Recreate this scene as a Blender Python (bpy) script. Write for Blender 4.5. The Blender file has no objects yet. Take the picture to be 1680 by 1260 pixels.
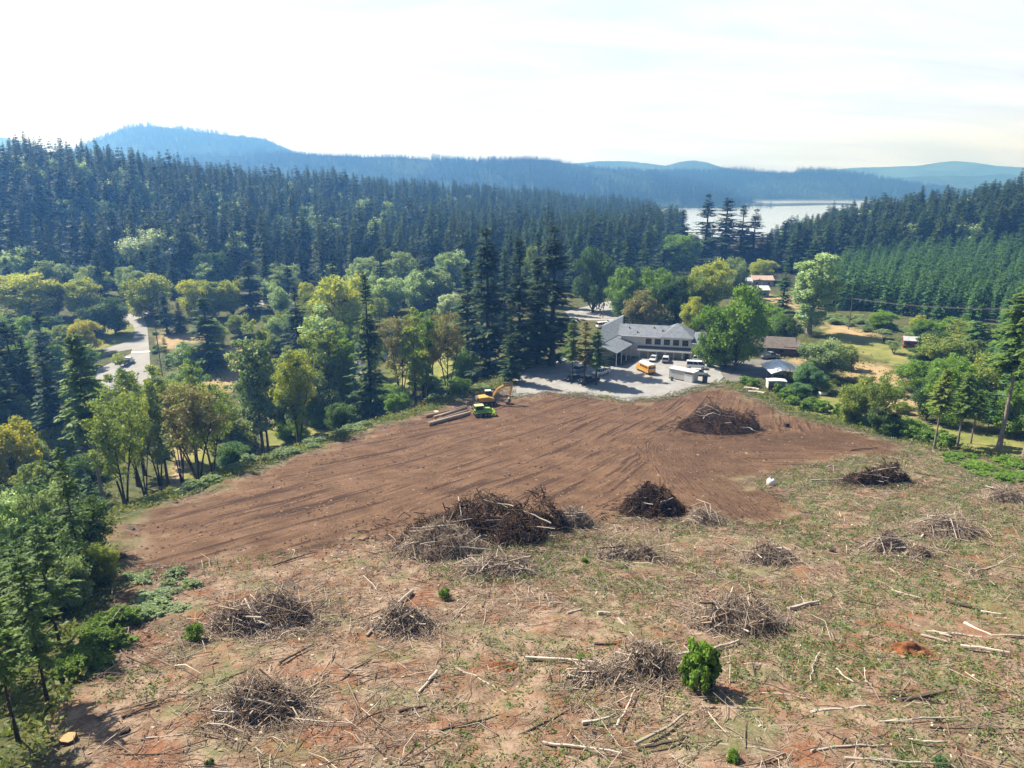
import bpy, math, random
import numpy as np
from mathutils import Vector, Matrix
from mathutils.geometry import delaunay_2d_cdt

S = bpy.context.scene
COL = S.collection
R = math.radians
random.seed(7)

# ------------------------------------------------------------ camera, sky, sun, exposure
CAM = (0.0, 0.0, 50.0); PITCH = R(16.4); F = 1156.0
cd = bpy.data.cameras.new('camera'); cam = bpy.data.objects.new('camera', cd); COL.objects.link(cam)
cam.location = CAM; cam.rotation_euler = (R(90) - PITCH, 0, 0)
cd.sensor_width = 36; cd.lens = F / 1680 * 36; cd.clip_start = 0.5; cd.clip_end = 40000
S.camera = cam
SUN_EL = R(49); SUN_AZ = R(-58)          # azimuth clockwise from +Y (straight ahead)
SUNV = (math.sin(SUN_AZ) * math.cos(SUN_EL), math.cos(SUN_AZ) * math.cos(SUN_EL), math.sin(SUN_EL))
ld = bpy.data.lights.new('sun', 'SUN'); sun = bpy.data.objects.new('sun', ld); COL.objects.link(sun)
ld.energy = 4.8; ld.angle = R(0.55); ld.color = (1.0, 0.95, 0.87)
sun.rotation_euler = Vector(SUNV).to_track_quat('Z', 'Y').to_euler()
S.view_settings.view_transform = 'Standard'; S.view_settings.look = 'None'
S.view_settings.exposure = 1.25; S.view_settings.gamma = 1.0
S.cycles.volume_bounces = 0; S.cycles.max_bounces = 5; S.cycles.diffuse_bounces = 3
S.cycles.transmission_bounces = 3; S.cycles.glossy_bounces = 2; S.cycles.use_denoising = True
S.cycles.caustics_reflective = False; S.cycles.caustics_refractive = False


class NT:
    """small helper to write node trees as expressions"""
    def __init__(s, tree): s.t = tree
    def n(s, kind, ins=None, out=0, **props):
        nd = s.t.nodes.new(kind)
        for k, v in props.items(): setattr(nd, k, v)
        for k, v in (ins or {}).items():
            if v is None: continue
            sock = nd.inputs[k]
            if isinstance(v, bpy.types.NodeSocket): s.t.links.new(v, sock)
            else:
                if sock.type == 'RGBA' and len(v) == 3: v = (*v, 1)
                sock.default_value = v
        return nd.outputs[out]
    def math(s, op, a, b=0.0, c=None, clamp=False):
        return s.n('ShaderNodeMath', {0: a, 1: b, **({2: c} if c is not None else {})}, operation=op, use_clamp=clamp)
    def mix(s, f, a, b, blend='MIX'):
        nd = s.t.nodes.new('ShaderNodeMix'); nd.data_type = 'RGBA'; nd.blend_type = blend
        for i, v in ((0, f), (6, a), (7, b)):
            if isinstance(v, bpy.types.NodeSocket): s.t.links.new(v, nd.inputs[i])
            else: nd.inputs[i].default_value = (*v, 1) if (i and len(v) == 3) else v
        return nd.outputs[2]
    def noise(s, vec, scale, detail=4, rough=0.55, out=0, dist=0.0):
        return s.n('ShaderNodeTexNoise', {'Vector': vec, 'Scale': scale, 'Detail': detail, 'Roughness': rough, 'Distortion': dist}, out)
    def ramp(s, f, stops):
        nd = s.t.nodes.new('ShaderNodeValToRGB'); s.t.links.new(f, nd.inputs[0]); e = nd.color_ramp.elements
        while len(e) < len(stops): e.new(0.5)
        for el, (p, c) in zip(e, stops):
            el.position = p; el.color = (c, c, c, 1) if isinstance(c, (int, float)) else (*c, 1)
        return nd.outputs[0]
    def map(s, vec, scale=(1, 1, 1), rot=(0, 0, 0), loc=(0, 0, 0)):
        return s.n('ShaderNodeMapping', {0: vec, 1: loc, 2: rot, 3: scale})
    def attr(s, name, out=2): return s.n('ShaderNodeAttribute', None, out, attribute_name=name)
    def sm(s, v, lo, hi): return s.n('ShaderNodeMapRange', {0: v, 1: lo, 2: hi, 3: 0.0, 4: 1.0}, interpolation_type='SMOOTHSTEP')


W = bpy.data.worlds.new('World'); S.world = W; W.use_nodes = True
W.node_tree.nodes.clear(); w = NT(W.node_tree)
sky = w.n('ShaderNodeTexSky', None, sky_type='NISHITA', sun_disc=False, sun_elevation=SUN_EL, sun_rotation=SUN_AZ % (2 * math.pi),
          altitude=200, air_density=1.2, dust_density=2.0, ozone_density=1.0)
dirn = w.n('ShaderNodeTexCoord', None, 'Generated')
sep = w.t.nodes.new('ShaderNodeSeparateXYZ'); w.t.links.new(dirn, sep.inputs[0])
up = w.math('MAXIMUM', sep.outputs[2], 0.0)
# thin high cloud: flattened noise in streaks, brightest round the sun and low over the horizon
den = w.math('ADD', up, 0.16)
cl = w.t.nodes.new('ShaderNodeCombineXYZ')
w.t.links.new(w.math('DIVIDE', sep.outputs[0], den), cl.inputs[0]); w.t.links.new(w.math('DIVIDE', sep.outputs[1], den), cl.inputs[1])
cn = w.noise(w.map(cl.outputs[0], (0.55, 1.5, 1), (0, 0, R(-14))), 1.3, 7, 0.62, dist=0.5)
dots = w.n('ShaderNodeVectorMath', {0: dirn, 1: SUNV}, 1, operation='DOT_PRODUCT')
glow = w.math('POWER', w.math('MAXIMUM', dots, 0.0), 6.0)
low = w.math('SUBTRACT', 1.0, w.sm(up, 0.17, 0.38))
ahead = w.sm(sep.outputs[1], -0.25, 0.7)
veil = w.math('ADD', w.math('MULTIPLY_ADD', glow, 0.14, 0.008), w.math('MULTIPLY', w.math('MULTIPLY', low, ahead), 0.33))
cov = w.math('MULTIPLY_ADD', w.sm(cn, 0.33, 0.66), 0.34, 0.72)
tintc = w.mix(w.sm(up, 0.0, 0.17), (0.83, 0.985, 2.15), (0.93, 0.96, 1.08))
cloud = w.mix(1.0, tintc, w.math('MULTIPLY', veil, cov), 'MULTIPLY')
bg1 = w.n('ShaderNodeBackground', {0: sky, 1: 0.034}); bg2 = w.n('ShaderNodeBackground', {0: cloud, 1: 1.0})
add = w.n('ShaderNodeAddShader', {0: bg1, 1: bg2})
wo = w.t.nodes.new('ShaderNodeOutputWorld'); w.t.links.new(add, wo.inputs[0])

# ------------------------------------------------------------ helpers: tagging, pixels to places
def tag(o, label=None, cat=None, group=None, kind=None):
    if label: o['label'] = label
    if cat: o['category'] = cat
    if group: o['group'] = group
    if kind: o['kind'] = kind
    return o

def empty(name, loc, rz=0.0, scale=1.0):
    o = bpy.data.objects.new(name, None); COL.objects.link(o); o.location = loc; o.rotation_euler = (0, 0, rz)
    o.empty_display_size = 0.5; o.scale = (scale,) * 3 if isinstance(scale, (int, float)) else scale
    return o

def copy_tree(o, parent=None):
    c = o.copy(); COL.objects.link(c); c.parent = parent
    for ch in list(o.children): copy_tree(ch, c)
    return c

CP, SP = math.cos(PITCH), math.sin(PITCH)
def ray(px, py):
    a, b = (px - 840) / F, (630 - py) / F
    return np.array([a, CP + b * SP, -SP + b * CP])
def proj(p):
    d = np.asarray(p, float) - np.array(CAM)
    f = d[1] * CP - d[2] * SP; u = d[1] * SP + d[2] * CP
    return 840 + F * d[0] / f, 630 - F * u / f, f
def sstep(x, a, b):
    t = np.clip((x - a) / (b - a), 0, 1); return t * t * (3 - 2 * t)

def seg_dist(x, y, pts):
    """distance to a polyline, and the value interpolated along it (third column)"""
    best = np.full(np.shape(x), 1e18); val = np.zeros(np.shape(x))
    for a, b in zip(pts[:-1], pts[1:]):
        ax, ay = a[0], a[1]; dx, dy = b[0] - ax, b[1] - ay
        t = np.clip(((x - ax) * dx + (y - ay) * dy) / (dx * dx + dy * dy), 0, 1)
        d = (x - ax - t * dx) ** 2 + (y - ay - t * dy) ** 2
        m = d < best; best = np.where(m, d, best)
        if len(a) > 2: val = np.where(m, a[2] + t * (b[2] - a[2]), val)
    return np.sqrt(best), val
def inside(x, y, poly):
    r = np.zeros(np.shape(x), bool)
    for (x0, y0), (x1, y1) in zip(poly, poly[1:] + poly[:1]):
        if y0 == y1: continue
        c = ((y0 > y) != (y1 > y)) & (x < (x1 - x0) * (y - y0) / (y1 - y0) + x0); r ^= c
    return r
def sdf(x, y, poly):
    d, _ = seg_dist(x, y, poly + poly[:1]); return np.where(inside(x, y, poly), d, -d)

def vnoise(x, y, s, seed=0):
    """smooth value noise, vectorised, -1..1"""
    x = np.asarray(x, float) / s; y = np.asarray(y, float) / s
    xi, yi = np.floor(x).astype(np.int64), np.floor(y).astype(np.int64)
    fx, fy = x - xi, y - yi; fx = fx * fx * (3 - 2 * fx); fy = fy * fy * (3 - 2 * fy)
    def h(a, b):
        n = (a * 374761393 + b * 668265263 + seed * 974711) & 0x7fffffff
        n = ((n ^ (n >> 13)) * 1274126177) & 0x7fffffff
        return ((n ^ (n >> 16)) & 0xffff) / 32767.5 - 1
    return (h(xi, yi) * (1 - fx) + h(xi + 1, yi) * fx) * (1 - fy) + (h(xi, yi + 1) * (1 - fx) + h(xi + 1, yi + 1) * fx) * fy

def h0(x, y):                                    # the cleared slope itself: level by the lot, rising towards the camera
    r = np.clip((150 - y) / 110, 0, 1.6)
    return 17.0 * r ** 1.35
TS = 14.0 * (9000 / 14.0) ** np.linspace(0, 1, 900)
def march(px, py, hf):
    """first place where the line of sight meets the ground"""
    d = ray(px, py); o = np.array(CAM); lo, hi = 14.0, 9000.0
    for ts in (TS, None):
        if ts is None: ts = np.linspace(lo, hi, 60)
        p = o[None] + d[None] * ts[:, None]
        k = np.nonzero(p[:, 2] < hf(p[:, 0], p[:, 1]))[0]
        k = max(1, k[0]) if len(k) else len(ts) - 1
        lo, hi = ts[k - 1], ts[k]
    return o + d * (lo + hi) / 2
def poly0(pts): return [tuple(march(a, b, h0)[:2]) for a, b in pts]

EDGE_L = [(-60, 8), (-42, 22)] + poly0([(75, 1260), (105, 1170), (150, 1070), (200, 960), (188, 868), (280, 828), (440, 766), (600, 708), (760, 656), (850, 630)]) + [(8, 190), (0, 260)]
EDGE_R = poly0([(1182, 628), (1290, 677), (1400, 703), (1500, 730), (1580, 748), (1690, 765)]) + [(110, 100), (160, 95)]
def azx(px, d): return ((px - 840) / F / 1.04) * d
RIDGE_L = [(azx(a, d), d, z) for a, d, z in ((-700, 520, 78), (-300, 480, 74), (-100, 500, 66), (120, 545, 52), (215, 560, 48), (300, 600, 38), (500, 700, 38), (700, 800, 31), (900, 950, 18), (1060, 1080, 3), (1100, 1110, 0))]
RIDGE_R = [(azx(a, d), d, z) for a, d, z in ((1330, 760, 2), (1450, 640, 16), (1600, 520, 26), (1800, 470, 42), (2200, 430, 52))]
LAKE = [(170, 800), (235, 1200), (330, 1700), (450, 2160), (1160, 2160), (930, 1700), (600, 1150), (440, 850), (300, 740)]
def hgt(x, y):
    x = np.asarray(x, float); y = np.asarray(y, float)
    z = h0(x, y)
    dl, _ = seg_dist(x, y, EDGE_L)
    left = (inside(x, y, EDGE_L + [(0, 420), (-900, 420), (-900, 8)]))
    z = z - np.where(left, 12.0 * sstep(dl, 1.0, 36), 0) * (1 - sstep(y, 190, 330))
    z = z - 4 * sstep(y, 215, 420) - 12 * sstep(y, 420, 820)
    d, v = seg_dist(x, y, RIDGE_L); z = z + v * np.exp(-(d / 125) ** 2) * 1.0
    d, v = seg_dist(x, y, RIDGE_R); z = z + v * np.exp(-(d / 130) ** 2)
    far = sstep(y, 600, 760)
    lk = sdf(x, y, LAKE)
    z = z - far * 6 * sstep(lk, -20, 40)
    z = z + vnoise(x, y, 60, 3) * 0.5 * sstep(np.hypot(x, y), 150, 400)
    return z
def P(px, py): return march(px, py, hgt)
def G(x, y): return float(hgt(x, y))
def top_h(g, py):
    """height above g whose top is seen at picture row py"""
    lo, hi = 0.1, 120
    for _ in range(30):
        m = (lo + hi) / 2
        if proj((g[0], g[1], g[2] + m))[1] > py: lo = m
        else: hi = m
    return lo

# ------------------------------------------------------------ helpers: meshes
def mesh_np(name, v, quads=None, tris=None, tint=None, mats=(), mi=None, smooth=False):
    me = bpy.data.meshes.new(name)
    v = np.asarray(v, np.float32).reshape(-1, 3)
    idx = []; tot = []
    if quads is not None and len(quads): idx.append(np.asarray(quads, np.int32).ravel()); tot.append(np.full(len(quads), 4, np.int32))
    if tris is not None and len(tris): idx.append(np.asarray(tris, np.int32).ravel()); tot.append(np.full(len(tris), 3, np.int32))
    idx = np.concatenate(idx); tot = np.concatenate(tot)
    me.vertices.add(len(v)); me.vertices.foreach_set('co', v.ravel())
    me.loops.add(len(idx)); me.loops.foreach_set('vertex_index', idx)
    me.polygons.add(len(tot)); st = np.zeros(len(tot), np.int32); st[1:] = np.cumsum(tot)[:-1]
    me.polygons.foreach_set('loop_start', st); me.polygons.foreach_set('loop_total', tot)
    if mi is not None: me.polygons.foreach_set('material_index', np.asarray(mi, np.int32))
    if smooth: me.polygons.foreach_set('use_smooth', np.ones(len(tot), bool))
    if tint is not None:
        a = me.attributes.new('tint', 'FLOAT', 'POINT'); a.data.foreach_set('value', np.asarray(tint, np.float32))
    for m in mats: me.materials.append(m)
    me.update(calc_edges=True); me.validate()
    return me
def link(name, me, parent=None, loc=(0, 0, 0), rz=0.0):
    o = bpy.data.objects.new(name, me); COL.objects.link(o); o.parent = parent; o.location = loc; o.rotation_euler = (0, 0, rz)
    return o

class MB:
    """collects simple solids into one mesh"""
    def __init__(s): s.v = []; s.f = []
    def add(s, vs, fs):
        k = len(s.v); s.v += [tuple(map(float, q)) for q in vs]; s.f += [tuple(i + k for i in f) for f in fs]; return s
    def box(s, x0, x1, y0, y1, z0, z1):
        return s.add([(x0, y0, z0), (x1, y0, z0), (x1, y1, z0), (x0, y1, z0), (x0, y0, z1), (x1, y0, z1), (x1, y1, z1), (x0, y1, z1)],
                     [(3, 2, 1, 0), (4, 5, 6, 7), (0, 1, 5, 4), (1, 2, 6, 5), (2, 3, 7, 6), (3, 0, 4, 7)])
    def tube(s, pts, rad, n=6, cap=True):
        pts = [Vector(p) for p in pts]; rad = [rad] * len(pts) if isinstance(rad, (int, float)) else rad
        vs = []; fs = []
        for i, p in enumerate(pts):
            d = (pts[min(i + 1, len(pts) - 1)] - pts[max(i - 1, 0)]).normalized()
            a = d.orthogonal().normalized() if abs(d.z) < .95 else d.cross(Vector((1, 0, 0))).normalized(); b = d.cross(a)
            if abs(d.z) < .95: a = d.cross(Vector((0, 0, 1))).normalized(); b = d.cross(a)
            for k in range(n):
                t = 2 * math.pi * k / n; vs.append(p + (a * math.cos(t) + b * math.sin(t)) * rad[i])
        for i in range(len(pts) - 1):
            for k in range(n):
                q = (k + 1) % n; fs.append((i * n + k, i * n + q, (i + 1) * n + q, (i + 1) * n + k))
        if cap: fs += [tuple(range(n))[::-1], tuple(range((len(pts) - 1) * n, len(pts) * n))]
        return s.add(vs, fs)
    def prism(s, prof, y0, y1, inset=None):
        """profile in the x-z plane pushed along y; inset gives a narrower profile at both sides"""
        n = len(prof); vs = [(x, y0, z) for x, z in prof] + [(x, y1, z) for x, z in prof]
        fs = [tuple(range(n)), tuple(range(2 * n - 1, n - 1, -1))] + [(i, i + n, (i + 1) % n + n, (i + 1) % n) for i in range(n)]
        return s.add(vs, fs)
    def hull(s, rings):
        """rings of equal length joined, ends closed"""
        n = len(rings[0]); vs = [p for r in rings for p in r]; fs = []
        for i in range(len(rings) - 1):
            for k in range(n): fs.append((i * n + k, i * n + (k + 1) % n, (i + 1) * n + (k + 1) % n, (i + 1) * n + k))
        fs += [tuple(range(n))[::-1], tuple(range((len(rings) - 1) * n, len(rings) * n))]
        return s.add(vs, fs)
    def xf(s, m):
        s.v = [tuple(m @ Vector(p)) for p in s.v]; return s
    def build(s, name, mat, parent=None, bevel=0.0, smooth=False):
        me = bpy.data.meshes.new(name); me.from_pydata(s.v, [], s.f); me.materials.append(mat)
        import bmesh
        bm = bmesh.new(); bm.from_mesh(me); bmesh.ops.recalc_face_normals(bm, faces=bm.faces)
        if bevel:
            eds = [e for e in bm.edges if len(e.link_faces) == 2 and e.calc_face_angle() > 0.5]
            bmesh.ops.bevel(bm, geom=eds, offset=bevel, segments=2, affect='EDGES', clamp_overlap=True)
        bm.to_mesh(me); bm.free()
        if smooth:
            for p in me.polygons: p.use_smooth = True
        return link(name, me, parent)

# ------------------------------------------------------------ materials
def mat(name):
    m = bpy.data.materials.new(name); m.use_nodes = True; m.node_tree.nodes.clear(); t = NT(m.node_tree)
    out = m.node_tree.nodes.new('ShaderNodeOutputMaterial')
    return m, t, lambda sh, k=0: m.node_tree.links.new(sh, out.inputs[k])
def simple(name, c, rough=0.6, metal=0.0, var=0.18, scale=3.0, bump=0.0, spec=0.5):
    m, t, o = mat(name); co = t.n('ShaderNodeTexCoord', None, 'Object')
    nz = t.noise(co, scale, 5, 0.6)
    lo = tuple(x * (1 - var) for x in c); hi = tuple(min(1, x * (1 + var)) for x in c)
    colr = t.mix(t.sm(nz, 0.3, 0.7), lo, hi)
    b = t.n('ShaderNodeBump', {'Strength': 0.6, 'Distance': bump, 'Height': nz}) if bump else None
    o(t.n('ShaderNodeBsdfPrincipled', {'Base Color': colr, 'Roughness': rough, 'Metallic': metal, 'Normal': b, 'Specular IOR Level': spec}))
    return m
def leafmat(name, a, b, trans=0.35, rough=0.55, alt=None, altamt=0.0, spec=0.22):
    """leaf colour from a to b by the leaf's own tint and the tree's own random value"""
    m, t, o = mat(name)
    rnd = t.n('ShaderNodeObjectInfo', None, 'Random')
    tn = t.math('MULTIPLY_ADD', rnd, 0.5, t.math('MULTIPLY', t.attr('tint'), 0.75), clamp=True)
    c = t.mix(tn, a, b)
    if alt: c = t.mix(t.sm(t.attr('tint'), 1 - altamt - .05, 1 - altamt + .05), c, alt)
    d = t.n('ShaderNodeBsdfPrincipled', {'Base Color': c, 'Roughness': rough, 'Specular IOR Level': spec})
    tr = t.n('ShaderNodeBsdfTranslucent', {0: t.mix(1.0, c, (1.25, 1.2, 0.6), 'MULTIPLY')})
    o(t.n('ShaderNodeMixShader', {0: trans, 1: d, 2: tr}))
    return m
def barkmat(name, c): return simple(name, c, 0.9, var=0.35, scale=6.0, spec=0.2)
# ------------------------------------------------------------ region outlines, taken to the ground
def poly(pts): return [tuple(P(a, b)[:2]) for a, b in pts]
DIRT = poly([(205, 850), (240, 838), (290, 826), (440, 768), (600, 711), (680, 688), (760, 668), (800, 660), (850, 650), (900, 647), (960, 651), (1030, 660), (1080, 655), (1140, 640), (1182, 632),
             (1240, 652), (1290, 679), (1400, 706), (1500, 736), (1490, 745), (1390, 757), (1290, 776), (1235, 790), (1290, 815), (1345, 848), (1270, 868), (1180, 862), (1090, 850), (960, 868), (800, 880), (640, 884), (540, 902), (430, 922), (300, 935), (215, 935), (195, 915), (205, 885)])
LOT = poly([(835, 652), (838, 632), (868, 606), (925, 588), (990, 602), (1040, 598), (1052, 584), (1132, 589), (1180, 592), (1186, 612), (1180, 631), (1140, 637), (1095, 652), (1030, 657), (960, 648), (900, 644), (865, 650)])
YARD = [tuple(q) for q in poly([(1172, 600), (1200, 590), (1290, 590), (1320, 605), (1250, 622), (1195, 628)])]
DRY = [poly(p) for p in ([(1385, 590), (1440, 598), (1500, 620), (1500, 648), (1430, 640), (1380, 612)], [(1298, 566), (1325, 578), (1322, 600), (1300, 604), (1290, 590)],
                         [(1355, 530), (1440, 545), (1440, 556), (1360, 545)], [(1240, 480), (1300, 488), (1310, 506), (1240, 500)], [(1440, 650), (1510, 650), (1510, 720), (1430, 690)],
                         [(330, 575), (420, 560), (430, 620), (330, 660)], [(255, 545), (330, 540), (330, 560), (265, 575)], [(290, 735), (300, 735), (295, 780), (280, 800)])]
LAWN = [poly(p) for p in ([(1350, 535), (1500, 570), (1510, 600), (1470, 600), (1350, 560)], [(275, 640), (335, 650), (345, 800), (285, 815)], [(140, 545), (240, 520), (225, 560), (120, 600)],
                          [(430, 660), (530, 660), (520, 740), (430, 740)], [(1290, 645), (1400, 655), (1400, 690), (1300, 670)], [(1490, 700), (1690, 690), (1690, 750), (1560, 735)], [(630, 560), (760, 560), (740, 620), (640, 640)])]
FIELD = EDGE_L[0:12] + [tuple(P(850, 640)[:2]), tuple(P(1182, 630)[:2])] + EDGE_R + [(160, 8)]

ROAD = poly([(236, 520), (242, 540), (245, 575), (247, 605), (249, 640), (251, 700), (172, 700), (152, 640), (160, 606), (190, 592), (214, 581), (217, 573), (180, 580), (168, 573), (190, 567), (217, 557), (222, 546), (218, 533), (200, 523), (150, 524), (150, 520), (205, 517), (225, 512), (250, 510), (252, 514)])
# ------------------------------------------------------------ ground: one sheet out to the horizon
def ground():
    na, nr = 640, 640
    a = np.linspace(R(-70), R(70), na); rr = 26 * (5400 / 26) ** np.linspace(0, 1, nr)
    A, D = np.meshgrid(a, rr); X = D * np.sin(A); Y = D * np.cos(A) - 20
    Z = hgt(X, Y)
    j = vnoise(X, Y, 3.0, 21) * 2.0 + vnoise(X, Y, 1.1, 22) * 1.2
    s_d = np.clip((sdf(X, Y, DIRT) + j * 1.9 - .8) / 4.5 + .5, 0, 1); s_f = np.clip((sdf(X, Y, FIELD) + j) / 3.0 + .5, 0, 1)
    flat_ = np.zeros_like(X)
    for p_ in (LOT, YARD, ROAD): flat_ = np.maximum(flat_, np.clip((sdf(X, Y, p_) + 5) / 4, 0, 1))
    rough = ((1 - s_d) * s_f + (1 - s_f) * .5) * (1 - flat_); s_d0 = s_d * (1 - flat_)
    near = np.clip(1 - (np.hypot(X, Y) - 60) / 200, 0, 1)
    Z = Z + near * (rough * (vnoise(X, Y, 2.2, 5) * .16 + vnoise(X, Y, .8, 6) * .09 + vnoise(X, Y, 7, 7) * .22) + s_d0 * vnoise(X, Y, 5, 8) * .08)
    dl, _ = seg_dist(X, Y, EDGE_L[2:12]); Z = Z + .5 * np.exp(-(dl / 2.0) ** 2) * (vnoise(X, Y, 3, 9) + .5) * near
    v = np.stack([X, Y, Z], -1).reshape(-1, 3)
    i = np.arange(nr - 1)[:, None] * na + np.arange(na - 1)[None]
    q = np.stack([i, i + 1, i + na + 1, i + na], -1).reshape(-1, 4)
    me = mesh_np('ground', v, q, smooth=True)
    lawn = np.zeros_like(X); dry = np.zeros_like(X)
    for p_ in LAWN: lawn = np.maximum(lawn, np.clip((sdf(X, Y, p_) + j) / 4 + .5, 0, 1))
    for p_ in DRY: dry = np.maximum(dry, np.clip((sdf(X, Y, p_) + j) / 4 + .5, 0, 1))
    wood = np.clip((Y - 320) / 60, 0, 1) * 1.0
    grav = np.clip((sdf(X, Y, LOT) + 3 + j * 1.6) / 4, 0, 1)
    for n_, d_ in (('dirt', s_d), ('field', s_f), ('lawn', lawn), ('dry', dry), ('wood', wood), ('grav', grav)):
        at = me.attributes.new(n_, 'FLOAT', 'POINT'); at.data.foreach_set('value', d_.astype(np.float32).ravel())
    m, t, o = mat('soil_and_grass')
    co = t.n('ShaderNodeTexCoord', None, 'Object')
    sp = t.t.nodes.new('ShaderNodeSeparateXYZ'); t.t.links.new(co, sp.inputs[0])
    n1 = t.noise(co, 0.09, 5, .6); n2 = t.noise(co, 0.55, 5, .65); n3 = t.noise(co, 3.2, 4, .7); n4 = t.noise(co, 0.22, 6, .62)
    # cleared ground: tan litter, red soil, weeds
    fld = t.mix(t.sm(n2, .36, .64), (.140, .088, .058), (.275, .198, .142))
    fld = t.mix(t.sm(t.noise(co, .30, 6, .70), .47, .66), fld, (.185, .078, .040))
    fld = t.mix(t.math('MULTIPLY', t.math('MULTIPLY', t.sm(t.math('ADD', n4, t.math('MULTIPLY', t.sm(sp.outputs[0], -20, 60), .05)), .505, .63), t.sm(n3, .32, .56)), .7), fld, (.095, .130, .048))
    fld = t.mix(t.math('MULTIPLY', t.sm(t.noise(co, 5.0, 3, .7), .55, .7), .6), fld, (.062, .042, .029))
    fld = t.mix(t.math('MULTIPLY', t.sm(t.noise(t.map(co, (1, 3.2, 1), (0, 0, .5)), 4.2, 3, .7), .56, .66), .6), fld, (.34, .28, .21))
    # graded soil with tracks that fan out from the lot
    cx, cy = FAN
    dx = t.math('SUBTRACT', sp.outputs[0], cx); dy = t.math('SUBTRACT', sp.outputs[1], cy)
    ang = t.math('ARCTAN2', dx, t.math('MULTIPLY', dy, -1)); rad = t.math('SQRT', t.math('ADD', t.math('MULTIPLY', dx, dx), t.math('MULTIPLY', dy, dy)))
    cb = t.t.nodes.new('ShaderNodeCombineXYZ')
    t.t.links.new(t.math('ADD', t.math('MULTIPLY', ang, 130.0), t.math('MULTIPLY', t.noise(co, .02, 1, .5), 7.0)), cb.inputs[0]); t.t.links.new(t.math('MULTIPLY', rad, .055), cb.inputs[1])
    side = t.math('MULTIPLY', t.sm(sp.outputs[0], TURN[0] - 10, TURN[0] + 10), t.math('SUBTRACT', 1.0, t.sm(sp.outputs[1], TURN[1] - 14, TURN[1] + 4)))
    v2 = t.n('ShaderNodeMapping', {0: co, 1: (0, 0, 0), 2: (0, 0, R(12)), 3: (.05, 1.15, 1)})
    vec_ = t.n('ShaderNodeMix', {0: side, 4: cb.outputs[0], 5: v2}, 1, data_type='VECTOR')
    tr1 = t.noise(vec_, .8, 4, .6); tr2 = t.noise(t.map(vec_, (2.6, 2.2, 1)), .8, 3, .6)
    drt = t.mix(t.sm(n4, .3, .7), (.083, .047, .028), (.140, .083, .051))
    drt = t.mix(t.math('MULTIPLY', t.sm(tr1, .54, .61), .92), drt, (.044, .024, .016))
    drt = t.mix(t.math('MULTIPLY', t.sm(tr2, .54, .70), .6), drt, (.19, .115, .072))
    drt = t.mix(t.math('MULTIPLY', t.sm(t.noise(co, 2.3, 2, .5), .70, .74), .8), drt, (.34, .25, .17))
    grs = t.mix(t.sm(n2, .3, .7), (.038, .050, .018), (.105, .105, .040))
    lw = t.mix(t.sm(n4, .3, .7), (.115, .145, .036), (.240, .220, .080))
    dr = t.mix(t.sm(n2, .3, .7), (.28, .20, .105), (.38, .29, .165))
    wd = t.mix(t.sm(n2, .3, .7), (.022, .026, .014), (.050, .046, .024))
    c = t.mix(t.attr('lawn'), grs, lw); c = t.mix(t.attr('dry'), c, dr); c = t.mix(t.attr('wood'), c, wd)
    c = t.mix(t.attr('field'), c, fld); c = t.mix(t.math('MULTIPLY', t.attr('grav'), .8), c, t.mix(t.sm(n3, .3, .7), (.20, .175, .15), (.29, .26, .215)))
    c = t.mix(t.attr('dirt'), c, drt)
    hh = t.math('ADD', t.math('MULTIPLY', n3, .5), t.math('MULTIPLY', t.mix(t.attr('dirt'), (0, 0, 0), tr1), 1.4))
    b = t.n('ShaderNodeBump', {'Strength': .9, 'Distance': .34, 'Height': hh})
    o(t.n('ShaderNodeBsdfPrincipled', {'Base Color': c, 'Roughness': .95, 'Specular IOR Level': .15, 'Normal': b}))
    me.materials.append(m)
    tag(link('ground', me), 'red brown cleared hillside running down to grassland and wooded valley', 'ground', kind='structure')
TURN = tuple(P(1105, 715)[:2])
FAN = tuple(P(1270, 540)[:2])
ground()

def sheet(name, pl, mt, dz=.06, res=2.5, jit=0.0, seed=1):
    """a thin surface draped over the ground inside an outline"""
    rng = np.random.default_rng(seed); b = []
    for (x0, y0), (x1, y1) in zip(pl, pl[1:] + pl[:1]):
        n = max(1, int(math.hypot(x1 - x0, y1 - y0) / res))
        for k in range(n): b.append((x0 + (x1 - x0) * k / n + rng.normal() * jit, y0 + (y1 - y0) * k / n + rng.normal() * jit))
    xs = [p[0] for p in b]; ys = [p[1] for p in b]
    gx, gy = np.meshgrid(np.arange(min(xs), max(xs), res), np.arange(min(ys), max(ys), res)); gx, gy = gx.ravel(), gy.ravel()
    k = sdf(gx, gy, b) > res * .6
    pts = [Vector(p) for p in b] + [Vector((x, y)) for x, y in zip(gx[k], gy[k])]
    vs, _, fs, *_ = delaunay_2d_cdt(pts, [(i, (i + 1) % len(b)) for i in range(len(b))], [], 1, 1e-4)
    xy = np.array([tuple(p) for p in vs]); z = hgt(xy[:, 0], xy[:, 1]) + dz
    me = bpy.data.meshes.new(name); me.from_pydata(np.column_stack([xy, z]).tolist(), [], [tuple(f) for f in fs]); me.materials.append(mt)
    import bmesh; bm = bmesh.new(); bm.from_mesh(me); bmesh.ops.recalc_face_normals(bm, faces=bm.faces)
    if sum(f.normal.z for f in bm.faces) < 0: bmesh.ops.reverse_faces(bm, faces=bm.faces)
    bm.to_mesh(me); bm.free()
    return link(name, me)
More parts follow.
